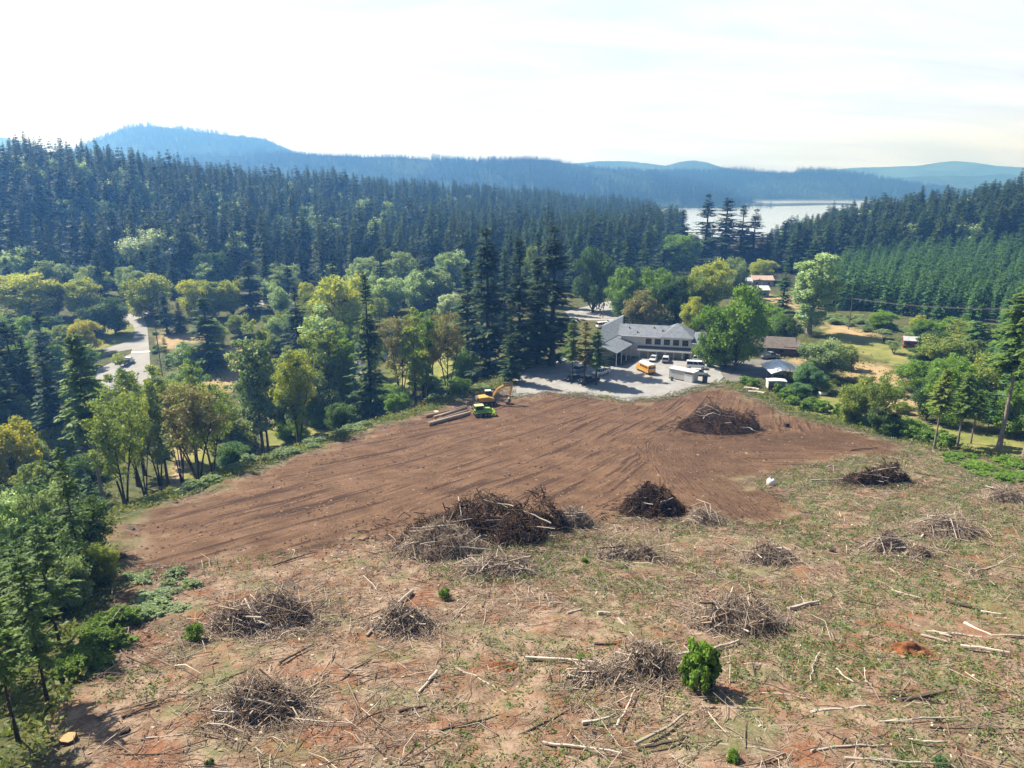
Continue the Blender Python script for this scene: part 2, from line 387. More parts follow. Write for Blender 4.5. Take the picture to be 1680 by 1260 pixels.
def pave(name, c0, c1, c2, sc=.25):
    m, t, o = mat(name); co = t.n('ShaderNodeTexCoord', None, 'Object')
    c = t.mix(t.sm(t.noise(co, sc, 6, .65), .3, .7), c0, c1); c = t.mix(t.math('MULTIPLY', t.sm(t.noise(co, sc * .5, 6, .7), .55, .68), .8), c, c2)
    c = t.mix(t.math('MULTIPLY', t.noise(co, 6, 3, .7), .35), c, (.1, .095, .09))
    b = t.n('ShaderNodeBump', {'Strength': .4, 'Distance': .05, 'Height': t.noise(co, 5, 4, .7)})
    o(t.n('ShaderNodeBsdfPrincipled', {'Base Color': c, 'Roughness': .92, 'Specular IOR Level': .2, 'Normal': b})); return m
M_grav = pave('gravel', (.235, .235, .242), (.335, .332, .332), (.275, .25, .18)); M_asph = pave('worn_asphalt', (.26, .255, .25), (.33, .325, .32), (.22, .215, .21), .12)
tag(sheet('gravel_lot', LOT, M_grav, .10, 2.0, .55), 'pale grey gravel parking lot in front of the school building', 'parking lot', kind='structure')
tag(sheet('gravel_yard', YARD, pave('yard_gravel_with_shade', (.12, .115, .11), (.19, .18, .17), (.15, .13, .10)), .08, 2.0, .4), 'shaded gravel yard beside the brown roofed house', 'yard', kind='structure')  # tree shade is put into the darker gravel colours
tag(sheet('paved_road', ROAD, M_asph, .08, 2.0), 'pale asphalt road widening into a turning court on the left', 'road', kind='structure')
tag(sheet('paved_road', poly([(425, 640), (480, 588), (600, 566), (640, 585), (590, 622), (470, 668), (440, 694)]), M_asph, .08, 2.0), 'grey paved drive seen through the trees left of the field', 'road', kind='structure')
tag(sheet('paved_road', poly([(400, 489), (530, 484), (530, 496), (400, 502)]), M_asph, .08, 2.5), 'sunlit far strip of pavement behind the park trees', 'road', kind='structure')
tag(sheet('paved_road', poly([(925, 512), (1000, 494), (1040, 498), (1045, 516), (1000, 526), (940, 526)]), M_asph, .08, 2.5), 'paved road passing behind the school building', 'road', kind='structure')
tag(sheet('dirt_path', poly([(298, 730), (306, 730), (300, 770), (286, 806), (278, 804), (290, 770)]), simple('path_dirt', (.27, .21, .14), .95, var=.3, scale=.8), .07, 1.2, .2), 'narrow pale dirt path beside the lawn at the field edge', 'path', kind='structure')

# ------------------------------------------------------------ lake and far hills
def lake():
    m, t, o = mat('lake_water'); co = t.n('ShaderNodeTexCoord', None, 'Object')
    h = t.noise(t.map(co, (.05, .22, 1)), 1.0, 5, .6)
    b = t.n('ShaderNodeBump', {'Strength': .05, 'Distance': .3, 'Height': h})
    p = t.n('ShaderNodeBsdfPrincipled', {'Base Color': (.03, .045, .055), 'Roughness': .16, 'IOR': 1.33, 'Specular IOR Level': .9, 'Normal': b})
    o(t.n('ShaderNodeMixShader', {0: .93, 1: p, 2: t.n('ShaderNodeBsdfAnisotropic', {'Color': (1, 1, 1), 'Roughness': .26})}))
    pl = [(100, 700), (150, 2200), (1300, 2200), (1000, 1500), (500, 700)]
    me = bpy.data.meshes.new('lake'); me.from_pydata([(x, y, -18.2) for x, y in pl][::-1], [], [tuple(range(5))]); me.materials.append(m)
    tag(link('lake', me), 'bright still lake reflecting the pale sky', 'lake', kind='structure')
    m2 = simple('hill_reflection_tone', (.03, .045, .03), .95, var=.5, scale=.03)  # added dark strip, its colour standing for hills mirrored in the water
    sp = []; 
    for k in range(41):
        u = k / 40; px = 1140 + u * 270; d = 1735 + 26 * math.sin(u * 9) + 60 * u; wv = 150 * math.sin(math.pi * min(1, u * 1.02)) ** .35 * (1 - .45 * u)
        sp.append((azx(px, d), d, wv))
    vs = []; fs = []
    for x, y, wv in sp: vs += [(x, y, -19), (x, y + wv * .2, -14.5), (x, y + wv * .7, -14), (x, y + wv, -19)]
    for k in range(40):
        for r in range(3): fs.append((k * 4 + r, k * 4 + 4 + r, k * 4 + 5 + r, k * 4 + 1 + r))
    me = bpy.data.meshes.new('reflection_strip'); me.from_pydata(vs, [], fs); me.materials.append(m2)
    tag(link('reflection_strip', me), 'made up low dark land lying across the lake', 'reflection', kind='structure')
lake()

def hillmat(name, a, b):
    m, t, o = mat(name); co = t.n('ShaderNodeTexCoord', None, 'Object')
    n = t.noise(co, .045, 6, .72); n2 = t.noise(co, .006, 4, .6)
    c = t.mix(t.sm(n, .34, .66), a, b); c = t.mix(t.math('MULTIPLY', t.sm(n2, .48, .56), .6), c, tuple(x * 1.9 for x in b))
    bp = t.n('ShaderNodeBump', {'Strength': 1.0, 'Distance': 14.0, 'Height': n})
    o(t.n('ShaderNodeBsdfPrincipled', {'Base Color': c, 'Roughness': 1.0, 'Specular IOR Level': .05, 'Normal': bp})); return m
M_hill = hillmat('far_forest', (.009, .018, .010), (.026, .042, .020))
HILLS = {}
def hill(label, pts, d, front, back, base=-24, serr=5.0, seed=1):
    """a ridge that stands at distance d; pts give its skyline as seen"""
    px = np.linspace(pts[0][0], pts[-1][0], max(60, int((pts[-1][0] - pts[0][0]) / 2.2)))
    py = np.interp(px, [p[0] for p in pts], [p[1] for p in pts])
    x = (px - 840) / F / 1.04 * d
    zt = []
    for a, b, xx in zip(px, py, x):
        r = ray(a, b); zt.append(CAM[2] + r[2] / r[1] * d)
    zt = np.array(zt); ns = 44
    v = np.concatenate([np.linspace(-1, 0, 28), np.linspace(0, 1, 17)[1:]])
    Y = d + np.where(v < 0, v * front, v * back)[:, None] + np.zeros_like(x)[None]
    X = x[None] * (1 + (Y - d) / d * .6)
    prof = np.where(v < 0, 1 - (np.abs(v)) ** 1.35, 1 - v ** 1.6)[:, None]
    X2, Y2 = X * 1.0, Y
    rid = vnoise(X2, Y2, 420, seed) * .16 + vnoise(X2, Y2, 170, seed + 1) * .08
    env = (4 * np.clip(prof, 0, 1) * (1 - np.clip(prof, 0, 1)))
    Z = base + np.maximum(zt[None] - base, 1) * np.clip(prof + rid * env, 0, 1.05)
    Z = Z + vnoise(X2, Y2, 22, seed + 2) * serr * .5 * np.clip(prof * 3, 0, 1) + vnoise(X2, Y2, 9, seed + 3) * serr * .35 * np.clip(prof * 3, 0, 1)
    n = len(px); i = np.arange(len(v) - 1)[:, None] * n + np.arange(n - 1)[None]
    q = np.stack([i, i + 1, i + n + 1, i + n], -1).reshape(-1, 4)
    o = link('far_hill', mesh_np('far_hill', np.stack([X, Y, Z], -1), q, mats=[M_hill], smooth=True))
    tag(o, label, 'hill', kind='structure'); HILLS[label] = (X, Y, Z, v); return o
hill('wooded ridge with a flat stand of trees on the skyline, behind the forest', [(300, 262), (480, 250), (530, 255), (600, 258), (660, 258), (700, 262), (760, 268), (800, 268), (850, 264), (900, 262), (945, 272), (990, 278), (1020, 278), (1060, 281), (1100, 290), (1160, 305), (1220, 330)], 2300, 700, 400, seed=11)
hill('hill on the far shore of the lake with scattered houses', [(960, 300), (1050, 290), (1085, 283), (1130, 282), (1200, 282), (1250, 283), (1300, 284), (1340, 283), (1370, 286), (1410, 290), (1450, 296), (1500, 305), (1600, 320)], 2700, 520, 400, seed=21)
hill('large rounded blue hill rising behind the left forest', [(60, 270), (140, 245), (180, 228), (215, 213), (240, 208), (265, 207), (300, 211), (340, 217), (370, 221), (410, 224), (445, 230), (470, 242), (490, 252), (540, 262), (640, 275), (760, 300)], 3100, 800, 500, seed=31, serr=7)
hill('pale blue double topped mountain on the skyline beyond the lake hill', [(860, 290), (940, 268), (985, 264), (1020, 264), (1060, 268), (1090, 272), (1112, 266), (1133, 263), (1155, 266), (1180, 274), (1220, 281), (1300, 286)], 3900, 700, 900, serr=3, seed=41)
hill('faint blue ridge to the right beyond the lake', [(1300, 292), (1400, 293), (1470, 292), (1520, 288), (1570, 288), (1600, 289), (1640, 285), (1680, 288), (1760, 292)], 3600, 700, 700, serr=4, seed=51)
hill('palest distant mountain on the right horizon', [(1250, 288), (1340, 280), (1400, 275), (1440, 274), (1500, 272), (1540, 266), (1560, 264), (1590, 266), (1630, 272), (1680, 275), (1780, 280)], 4700, 700, 700, serr=2, seed=61)
hill('tiny pale peak on the skyline above the central ridge', [(680, 275), (730, 262), (752, 258), (765, 261), (800, 272)], 4300, 700, 700, serr=2, seed=71)
hill('pale mountain flank at the far left edge behind the trees', [(-120, 215), (-40, 212), (0, 222), (30, 228), (90, 250)], 4100, 700, 700, serr=3, seed=81)
# ------------------------------------------------------------ trees: leaf by leaf crowns, tapered trunks and limbs
def nrm(v): return v / np.maximum(np.linalg.norm(v, axis=-1, keepdims=True), 1e-9)
def np_tube(paths):
    """many thin tubes: paths is a list of (points, radii); six sided for the thick ones, four for the rest"""
    V, Q = [], []; k = 0
    for pts, rad in paths:
        n = 7 if rad[0] > .12 else 4
        pts = np.asarray(pts, float); m = len(pts)
        t = nrm(np.gradient(pts, axis=0)); ref = np.where(np.abs(t[:, 2:3]) > .9, [[1.0, 0, 0]], [[0, 0, 1.0]])
        a = nrm(np.cross(t, ref)); b = np.cross(t, a); an = np.arange(n) * 2 * math.pi / n
        ring = pts[:, None] + (a[:, None] * np.cos(an)[None, :, None] + b[:, None] * np.sin(an)[None, :, None]) * np.asarray(rad)[:, None, None]
        V.append(ring.reshape(-1, 3)); i = np.arange(m - 1)[:, None] * n; c = np.arange(n)[None]; c2 = (c + 1) % n
        Q.append(np.stack([i + c, i + c2, i + n + c2, i + n + c], -1).reshape(-1, 4) + k); k += m * n
    return np.concatenate(V), np.concatenate(Q)

def needles(H, Rr, nb, nq, base, seed, pw=.85, droop=.30, rise=.10, irr=.3, ql=.36, qw=.46, gap=0.0):
    """conifer crown: whorls of drooping boughs, each bough a spray of small flat twigs"""
    g = np.random.default_rng(seed)
    u = np.sort(g.random(nb)) ** .92
    if gap: u = u[(vnoise(u * H, u * 0, 1.6, seed) > -gap) | (u > .8)]
    nb = len(u); t = base + (1 - base) * u
    L = Rr * np.clip((1 - u) ** pw * (1 - .35 * np.exp(-u * 9)), .03, 1) * (1 - irr * g.random(nb)) + .012 * H * (u < .985)
    az = np.arange(nb) * 2.39996 + g.normal(0, .35, nb)
    s = (np.arange(nq) + .6) / nq; s = s[None] * np.ones((nb, 1)); s = np.clip(s + g.normal(0, .3 / nq, s.shape), .08, 1)
    o = np.stack([np.cos(az), np.sin(az), 0 * az], -1)[:, None]; sd = np.stack([-np.sin(az), np.cos(az), 0 * az], -1)[:, None]
    r = (L[:, None] * s)[..., None]
    z = t[:, None] * H + L[:, None] * (rise * s * 2 - droop * s ** 2) + .02 * H * u[:, None] * s
    c = o * r; c = c + np.array([0, 0, 1.0]) * z[..., None]
    side = np.where((np.arange(nq) % 2)[None] > 0, 1.0, -1.0) * (.45 + .6 * g.random((nb, nq))) * (s < .93)
    dirv = nrm(o * np.cos(side)[..., None] + sd * np.sin(side)[..., None] + np.array([0, 0, 1.0]) * (g.normal(-.16, .22, (nb, nq)))[..., None])
    tl = (ql * L[:, None] * (1.15 - .55 * s) + .010 * H) * (.7 + .6 * g.random((nb, nq)))
    wv = nrm(np.cross(dirv, np.array([0, 0, 1.0])) + g.normal(0, .35, (nb, nq, 3)))
    w = (tl * qw)[..., None]; tl = tl[..., None]
    p0 = c - dirv * tl * .25; p1 = c + dirv * tl * .35 ; p2 = c + dirv * tl * .9 - np.array([0, 0, .12]) * tl
    v = np.stack([p0, p1 - wv * w * .5, p2, p1 + wv * w * .5], 2).reshape(-1, 3)
    q = np.arange(len(v)).reshape(-1, 4)
    tint = np.repeat(np.clip(.15 + .55 * s + g.normal(0, .18, s.shape), 0, 1).ravel(), 4)
    return v, q, tint
def spar(H, r0, seed, snags=0, lean=0.0, top=.97):
    g = np.random.default_rng(seed); n = 9; z = np.linspace(0, top * H, n)
    x = np.cumsum(g.normal(0, .04, n)) + lean * (z / H) ** 1.5 * H; y = np.cumsum(g.normal(0, .04, n))
    rad = r0 * (1 - .93 * (z / H) ** .9); rad[0] *= 1.35
    ps = [(np.stack([x - x[0], y - y[0], z], -1), rad)]
    for _ in range(snags):
        h = g.uniform(.15, .75) * H; a = g.random() * 6.28; l = g.uniform(.6, 2.4)
        p = np.array([np.interp(h, z, x - x[0]), np.interp(h, z, y - y[0]), h]); d = np.array([math.cos(a), math.sin(a), g.uniform(-.3, .2)])
        ps.append((np.stack([p, p + d * l * .5, p + d * l + [0, 0, -.1 * l]]), [.05, .035, .015]))
    return np_tube(ps)

def broad(H, Rr, th, ncl, nl, lsz, seed, stems=1, flat=.85, out=.42, clr=.30, spread=.35, low=-.02, tr=.022):
    """broadleaf tree: stems, limbs out to every leaf cluster, leaves scattered through the clusters"""
    g = np.random.default_rng(seed); cz = (th + H) / 2; hz = (H - th) / 2
    cs = []
    while len(cs) < ncl:
        d = nrm(g.normal(0, 1, 3)); d[2] = d[2] * .95 + low; rr = g.random() ** out
        p = np.array([d[0] * Rr * rr, d[1] * Rr * rr, cz + d[2] * hz * rr]) * np.array([1, 1, 1])
        p[:2] *= 1 + .22 * math.sin(3 * math.atan2(d[1], d[0]) + seed) * (.6)
        cs.append(p)
    cs = np.array(cs); cr = Rr * clr * g.uniform(.65, 1.3, ncl)
    cs[:, :2] *= np.clip(1 - cr / Rr * .6, .5, 1)[:, None]; cs[:, 2] = np.minimum(cs[:, 2], H - cr * flat * .7)
    d = nrm(g.normal(0, 1, (ncl, nl, 3))); rr = g.random((ncl, nl, 1)) ** .5
    off = d * rr * cr[:, None, None] * np.array([1, 1, flat])
    pos = (cs[:, None] + off).reshape(-1, 3); n = len(pos)
    nv = nrm(g.normal(0, 1, (n, 3)) + np.array([0, 0, .5]) + d.reshape(-1, 3) * .5)
    a = nrm(np.cross(nv, g.normal(0, 1, (n, 3)))); b = np.cross(nv, a); sz = (lsz * g.uniform(.55, 1.35, n))[:, None]
    v = np.stack([pos - a * sz * .62, pos - b * sz * .42, pos + a * sz * .62, pos + b * sz * .42], 1).reshape(-1, 3)
    q = np.arange(len(v)).reshape(-1, 4)
    ct = g.random(ncl) * .35
    tint = np.repeat(np.clip(np.repeat(ct, nl) + .25 * rr.ravel() + g.normal(.22, .16, n), 0, 1), 4)
    paths = []; sp = []
    for k in range(stems):
        a_ = 2 * math.pi * k / stems + g.random(); ln = spread * (0 if stems == 1 else 1) * g.uniform(.6, 1.2)
        z = np.linspace(0, min(H * .82, th + hz * 1.1), 7); f = (z / z[-1]) ** 1.25
        x = math.cos(a_) * Rr * ln * f * 1.6 + g.normal(0, .05, 7) * f + math.cos(a_) * .25; y = math.sin(a_) * Rr * ln * f * 1.6 + math.sin(a_) * .25
        r0 = H * tr / stems ** .4; pts = np.stack([x, y, z], -1); rd = r0 * (1 - .82 * z / z[-1]); rd[0] *= 1.3
        paths.append((pts, rd)); sp.append((pts, rd))
    for c, r_ in zip(cs, cr):
        dd = [np.hypot(*(c[:2] - p[4, :2])) for p, _ in sp]; pts, rd = sp[int(np.argmin(dd))]
        zz = np.clip(c[2] - np.hypot(*(c[:2] - pts[3, :2])) * g.uniform(.7, 1.1), th * .65, pts[-1, 2] * .95)
        s = np.array([np.interp(zz, pts[:, 2], pts[:, i]) for i in range(3)]); rs = min(np.interp(zz, pts[:, 2], rd) * .6, .05 + r_ * .05)
        m = (s + c) / 2 + np.array([0, 0, np.linalg.norm(c - s) * .10]) + g.normal(0, .12, 3)
        paths.append((np.stack([s, (s + m) / 2 + g.normal(0, .06, 3), m, (m + c) / 2, c]), rs * np.array([1, .85, .65, .45, .2])))
    tv, tq = np_tube(paths)
    return (v, q, tint), (tv, tq)

M_bark = barkmat('bark', (.085, .062, .048)); M_barkp = barkmat('pale_bark', (.22, .19, .165)); M_barkd = barkmat('dark_bark', (.045, .036, .030))
LM = {k: leafmat('leaf_' + k, a, b, tr, alt=al, altamt=am, spec=.08 if 'fir' in k or k == 'plant' else .22) for k, a, b, tr, al, am in (
    ('fir', (0.026, 0.059, 0.027), (0.088, 0.144, 0.053), .24, None, 0), ('firdark', (0.018, 0.039, 0.022), (0.054, 0.086, 0.039), .18, None, 0),
    ('firyoung', (0.057, 0.117, 0.030), (0.190, 0.285, 0.069), .44, None, 0), ('firlight', (.032, .060, .024), (.090, .125, .045), .26, None, 0), ('plant', (0.043, 0.107, 0.039), (0.114, 0.222, 0.070), .25, None, 0),
    ('pine', (0.065, 0.136, 0.037), (0.186, 0.279, 0.076), .44, None, 0), ('larch', (0.145, 0.160, 0.043), (0.377, 0.304, 0.087), .3, None, 0),
    ('green', (0.072, 0.156, 0.025), (0.204, 0.339, 0.055), .44, None, 0), ('bright', (0.089, 0.175, 0.029), (0.194, 0.322, 0.060), .42, None, 0),
    ('dark', (0.036, 0.084, 0.029), (0.101, 0.174, 0.051), .44, None, 0), ('olive', (0.102, 0.168, 0.041), (0.268, 0.343, 0.090), .44, (0.436, 0.415, 0.093), .10),
    ('ygreen', (0.162, 0.234, 0.036), (0.420, 0.477, 0.090), .40, (0.572, 0.508, 0.097), .14), ('yellow', (0.290, 0.246, 0.026), (0.725, 0.551, 0.043), .42, (0.725, 0.319, 0.043), .15),
    ('silver', (0.152, 0.232, 0.120), (0.374, 0.504, 0.281), .44, (0.679, 0.841, 0.546), .12), ('grey', (0.116, 0.178, 0.089), (0.292, 0.385, 0.197), .44, (0.428, 0.539, 0.304), .08),
    ('brown', (0.128, 0.127, 0.050), (0.323, 0.287, 0.120), .34, (0.170, 0.230, 0.068), .25), ('white', (0.325, 0.402, 0.260), (0.682, 0.785, 0.552), .25, (0.195, 0.256, 0.147), .3),
    ('lemon', (.190, .220, .020), (.460, .430, .040), .42, (.25, .30, .05), .2), ('teal', (0.061, 0.137, 0.064), (0.161, 0.287, 0.125), .44, None, 0))}
def two(name, leaf, wood, lm, wm):
    """crown and trunk in one mesh, for trees too small in the picture to show their parts"""
    v = np.concatenate([leaf[0], wood[0]]); q = np.concatenate([leaf[1], wood[1] + len(leaf[0])])
    return mesh_np(name, v, q, tint=np.concatenate([leaf[2], np.zeros(len(wood[0]))]), mats=(lm, wm), mi=np.r_[np.zeros(len(leaf[1]), int), np.ones(len(wood[1]), int)])
FAR = [two('fir_tree', needles(30, 5.3 + .8 * (i % 3), 130, 8, .08 + .04 * (i % 2), 100 + i, pw=(.6, .8, .5, .65, .95)[i], irr=.42, ql=.40, qw=.62, gap=.6 * (i % 2)), spar(30, .36, i), LM[('fir', 'firlight', 'firdark', 'fir', 'firlight')[i]], M_barkd) for i in range(5)]
def farb(k, lf):
    l, w_ = broad(20, 7.5, .5, 40, 45, .95, 700 + k, clr=.27, out=.4); return two('broadleaf_tree', l, w_, LM[lf], M_bark)
MIXED = FAR + FAR + [farb(0, 'dark'), farb(1, 'silver')]
PLANT = [two('young_fir', needles(14, 2.6, 80, 8, .03, 200 + i, pw=.555, irr=.35, ql=.42, qw=.62), spar(14, .16, i), LM['plant'], M_barkd) for i in range(3)]
LM['firfar'] = leafmat('leaf_firfar', (.008, .017, .010), (.024, .040, .018), .1, spec=.05)
TINY = [two('fir_tree', needles(26, 4.2, 26, 4, .1, 300 + i, pw=.8, irr=.4, ql=.6, qw=.7), spar(26, .4, i), LM['firfar'], M_barkd) for i in range(3)]

def stuff(name, meshes, pts, sc, rot, idx, label, cat):
    """one object that sets out copies of a few meshes on points (a wood that reads as one mass)"""
    src = bpy.data.collections.new(name + '_kinds')
    for i, m in enumerate(meshes):
        src.objects.link(bpy.data.objects.new('kind_%02d' % i, m))
    me = bpy.data.meshes.new(name); me.vertices.add(len(pts)); me.vertices.foreach_set('co', np.asarray(pts, np.float32).ravel())
    for n_, ty, d, f in (('scl', 'FLOAT_VECTOR', sc, 'vector'), ('rot', 'FLOAT', rot, 'value'), ('idx', 'INT', idx, 'value')):
        a = me.attributes.new(n_, ty, 'POINT'); a.data.foreach_set(f, np.asarray(d, np.int32 if ty == 'INT' else np.float32).ravel())
    o = link(name, me); tag(o, label, cat, kind='stuff')
    tr = bpy.data.node_groups.new(name, 'GeometryNodeTree'); tr.is_modifier = True
    tr.interface.new_socket('Geometry', in_out='INPUT', socket_type='NodeSocketGeometry'); tr.interface.new_socket('Geometry', in_out='OUTPUT', socket_type='NodeSocketGeometry')
    N = tr.nodes.new; gi, go, ip, ci = N('NodeGroupInput'), N('NodeGroupOutput'), N('GeometryNodeInstanceOnPoints'), N('GeometryNodeCollectionInfo')
    ci.inputs[0].default_value = src; ci.inputs[1].default_value = True; ci.inputs[2].default_value = True
    def at(n_, ty):
        a = N('GeometryNodeInputNamedAttribute'); a.data_type = ty; a.inputs[0].default_value = n_; return a.outputs[0]
    cx = N('ShaderNodeCombineXYZ'); L = tr.links.new
    L(gi.outputs[0], ip.inputs['Points']); L(ci.outputs[0], ip.inputs['Instance']); ip.inputs['Pick Instance'].default_value = True
    L(at('idx', 'INT'), ip.inputs['Instance Index']); L(at('rot', 'FLOAT'), cx.inputs[2]); L(cx.outputs[0], ip.inputs['Rotation']); L(at('scl', 'FLOAT_VECTOR'), ip.inputs['Scale'])
    L(ip.outputs[0], go.inputs[0]); o.modifiers.new('set_out', 'NODES').node_group = tr
    return o

def wood(region, spacing, hr, meshes, ref, nfree, name, label, cat, group, seed, rest_label, wsc=(.85, 1.25), sky=None, nm=None):
    """trees scattered over a region: the nearest in view are things of their own, the rest one object"""
    g = np.random.default_rng(seed); x0, x1, y0, y1, ok = region
    xs, ys = np.meshgrid(np.arange(x0, x1, spacing), np.arange(y0, y1, spacing * .9)); xs = xs + (np.arange(xs.shape[0]) % 2)[:, None] * spacing / 2
    xs = xs.ravel() + g.normal(0, spacing * .36, xs.size); ys = ys.ravel() + g.normal(0, spacing * .36, ys.size)
    k = ok(xs, ys); xs, ys = xs[k], ys[k]; zs = hgt(xs, ys)
    big = .5 + .5 * vnoise(xs, ys, 45, seed)
    h = hr[0] + (hr[1] - hr[0]) * np.clip(.55 * big + .45 * g.random(len(xs)) + .22 * (g.random(len(xs)) > .93), 0, 1.15)
    wd = g.uniform(*wsc, len(xs)) * (h / ref) ** .8; rz = g.random(len(xs)) * 6.28; ix = g.integers(0, nm or len(meshes), len(xs))
    f = ys * CP - (zs - 50) * SP
    if sky:                                # trees stay below the wood's known outline
        el = (630 - (np.interp(840 + F * xs / f, *zip(*sky)) + np.where(g.random(len(xs)) < .08, g.normal(-7, 4, len(xs)), g.normal(5, 6, len(xs))))) / F; cap = (50 + np.hypot(ys, 0) * (el * CP - SP) / (CP + el * SP)) - zs
        h = np.minimum(h, cap); k = h > 7; xs, ys, zs, h, wd, rz, ix, f = (q[k] for q in (xs, ys, zs, h, wd, rz, ix, f)); wd = g.uniform(*wsc, len(xs)) * (h / ref) ** .8
    u = 840 + F * xs / f
    vis = (u > -20) & (u < 1700); dist = np.where(vis, np.hypot(xs, ys), 1e9); od = np.argsort(dist); first = od[:nfree]
    for i in first:
        if dist[i] > 1e8: break
        o = link(name, meshes[ix[i]], None, (xs[i], ys[i], zs[i] - .2), rz[i]); o.scale = (wd[i], wd[i], h[i] / ref); tag(o, label, cat, group)
    r = od[nfree:]
    if nm: ix = g.integers(0, len(meshes), len(xs))
    if len(r): stuff('distant_' + name + '_wood', meshes, np.stack([xs, ys, zs - .2], -1)[r], np.stack([wd, wd, h / ref], -1)[r], rz[r], ix[r], rest_label, 'forest')
    return len(xs)
def front(x, y):           # where the woods start behind the park, further off towards the lake
    px = 840 + F * 1.04 * x / np.maximum(y, 1)
    return np.interp(px, [-400, 0, 300, 600, 800, 900, 1000, 1080, 1140], [330, 335, 350, 360, 350, 330, 395, 430, 600])
RL = [(a, b) for a, b, _ in RIDGE_L]; RR_ = [(a, b) for a, b, _ in RIDGE_R]
def okL(x, y):
    d, _ = seg_dist(x, y, RL); px = 840 + F * 1.04 * x / y
    beyond = np.interp(np.arctan2(x, y), [math.atan2(a, b) for a, b in RL], [math.hypot(a, b) for a, b in RL])
    gap = (px < 860) & (np.hypot(x, y) > 425) & (np.hypot(x, y) < 490 + 25 * np.sin(px / 70)) 
    return ~gap & (y > front(x, y)) & (np.hypot(x, y) < beyond + 45) & (px < 1125) & (px > -420) & (sdf(x, y, LAKE) < -4)
n1_ = wood((-700, 330, 320, 1180, okL), 10.4, (23, 39), MIXED, 30, 132, 'fir_tree', 'tall dark fir packed among many in the forest beyond the park on the left', 'conifer', 'firs of the left forest', 3,
     'dense dark fir forest climbing the blue hillside on the left', sky=[(-400, 225), (0, 232), (60, 222), (90, 224), (190, 222), (215, 236), (260, 250), (300, 256), (420, 264), (480, 254), (520, 262), (600, 272), (700, 280), (800, 292), (900, 306), (960, 316), (1010, 312), (1060, 320), (1100, 335), (1130, 352)], nm=10)
PL = poly([(1338, 508), (1420, 512), (1500, 522), (1600, 536), (1760, 560), (2000, 580)]) + poly([(2000, 445), (1760, 416), (1600, 424), (1480, 432), (1395, 446), (1350, 470)])
def okR(x, y):
    px = 840 + F * 1.04 * x / y
    beyond = np.interp(np.arctan2(x, y), [math.atan2(a, b) for a, b in RR_][::1], [math.hypot(a, b) for a, b in RR_])
    lo = np.interp(px, [1270, 1300, 1340, 1400, 1500, 1700], [420, 400, 390, 380, 350, 330])
    return (px > 1268) & (px < 2000) & (y > lo) & (np.hypot(x, y) < beyond + 50) & ~inside(x, y, PL) & (sdf(x, y, LAKE) < -3)
n2_ = wood((120, 520, 380, 860, okR), 10.2, (17, 31), MIXED, 30, 60, 'fir_tree', 'dark fir, one of many on the wooded ridge above the young plantation on the right', 'conifer', 'firs of the right ridge', 4,
     'dark fir wood covering the far side of the ridge on the right', wsc=(1.0, 1.5), sky=[(1260, 385), (1280, 370), (1310, 362), (1340, 348), (1400, 334), (1430, 322), (1470, 316), (1500, 304), (1560, 300), (1600, 297), (1680, 285), (1900, 265)], nm=10)
n3_ = wood((60, 420, 200, 480, lambda x, y: inside(x, y, PL)), 5.3, (12, 18), PLANT, 14, 300, 'young_fir', 'bright green young fir in the even rows of the plantation on the right', 'conifer', 'young firs of the plantation', 5,
     'upper rows of the bright green young fir plantation', wsc=(.85, 1.25))
print('wood', n1_, n2_, n3_)
# tree cover of the nearer far hills
def clothe(key, n, seed):
    X, Y, Z, v = HILLS[key]; g = np.random.default_rng(seed)
    r = g.random(n) ** .7 * 27; c = g.random(n) * (X.shape[1] - 1); i, j = r.astype(int), c.astype(int)
    fr, fc = (r - i)[:, None], (c - j)[:, None]; A = np.stack([X, Y, Z], -1)
    p = (A[i, j] * (1 - fc) + A[i, j + 1] * fc) * (1 - fr) + (A[i + 1, j] * (1 - fc) + A[i + 1, j + 1] * fc) * fr
    s = g.uniform(.5, .95, n) * (.75 + .5 * (vnoise(p[:, 0], p[:, 1], 160, seed) > 0)); 
    stuff('far_hill_wood', TINY, p - [0, 0, 3], np.stack([s * 1.3, s * 1.3, s], -1), g.random(n) * 6.28, g.integers(0, 3, n), 'hazy blue woods covering the ' + key, 'forest')
clothe('wooded ridge with a flat stand of trees on the skyline, behind the forest', 9000, 1)
clothe('hill on the far shore of the lake with scattered houses', 9000, 2)
clothe('large rounded blue hill rising behind the left forest', 9000, 3)
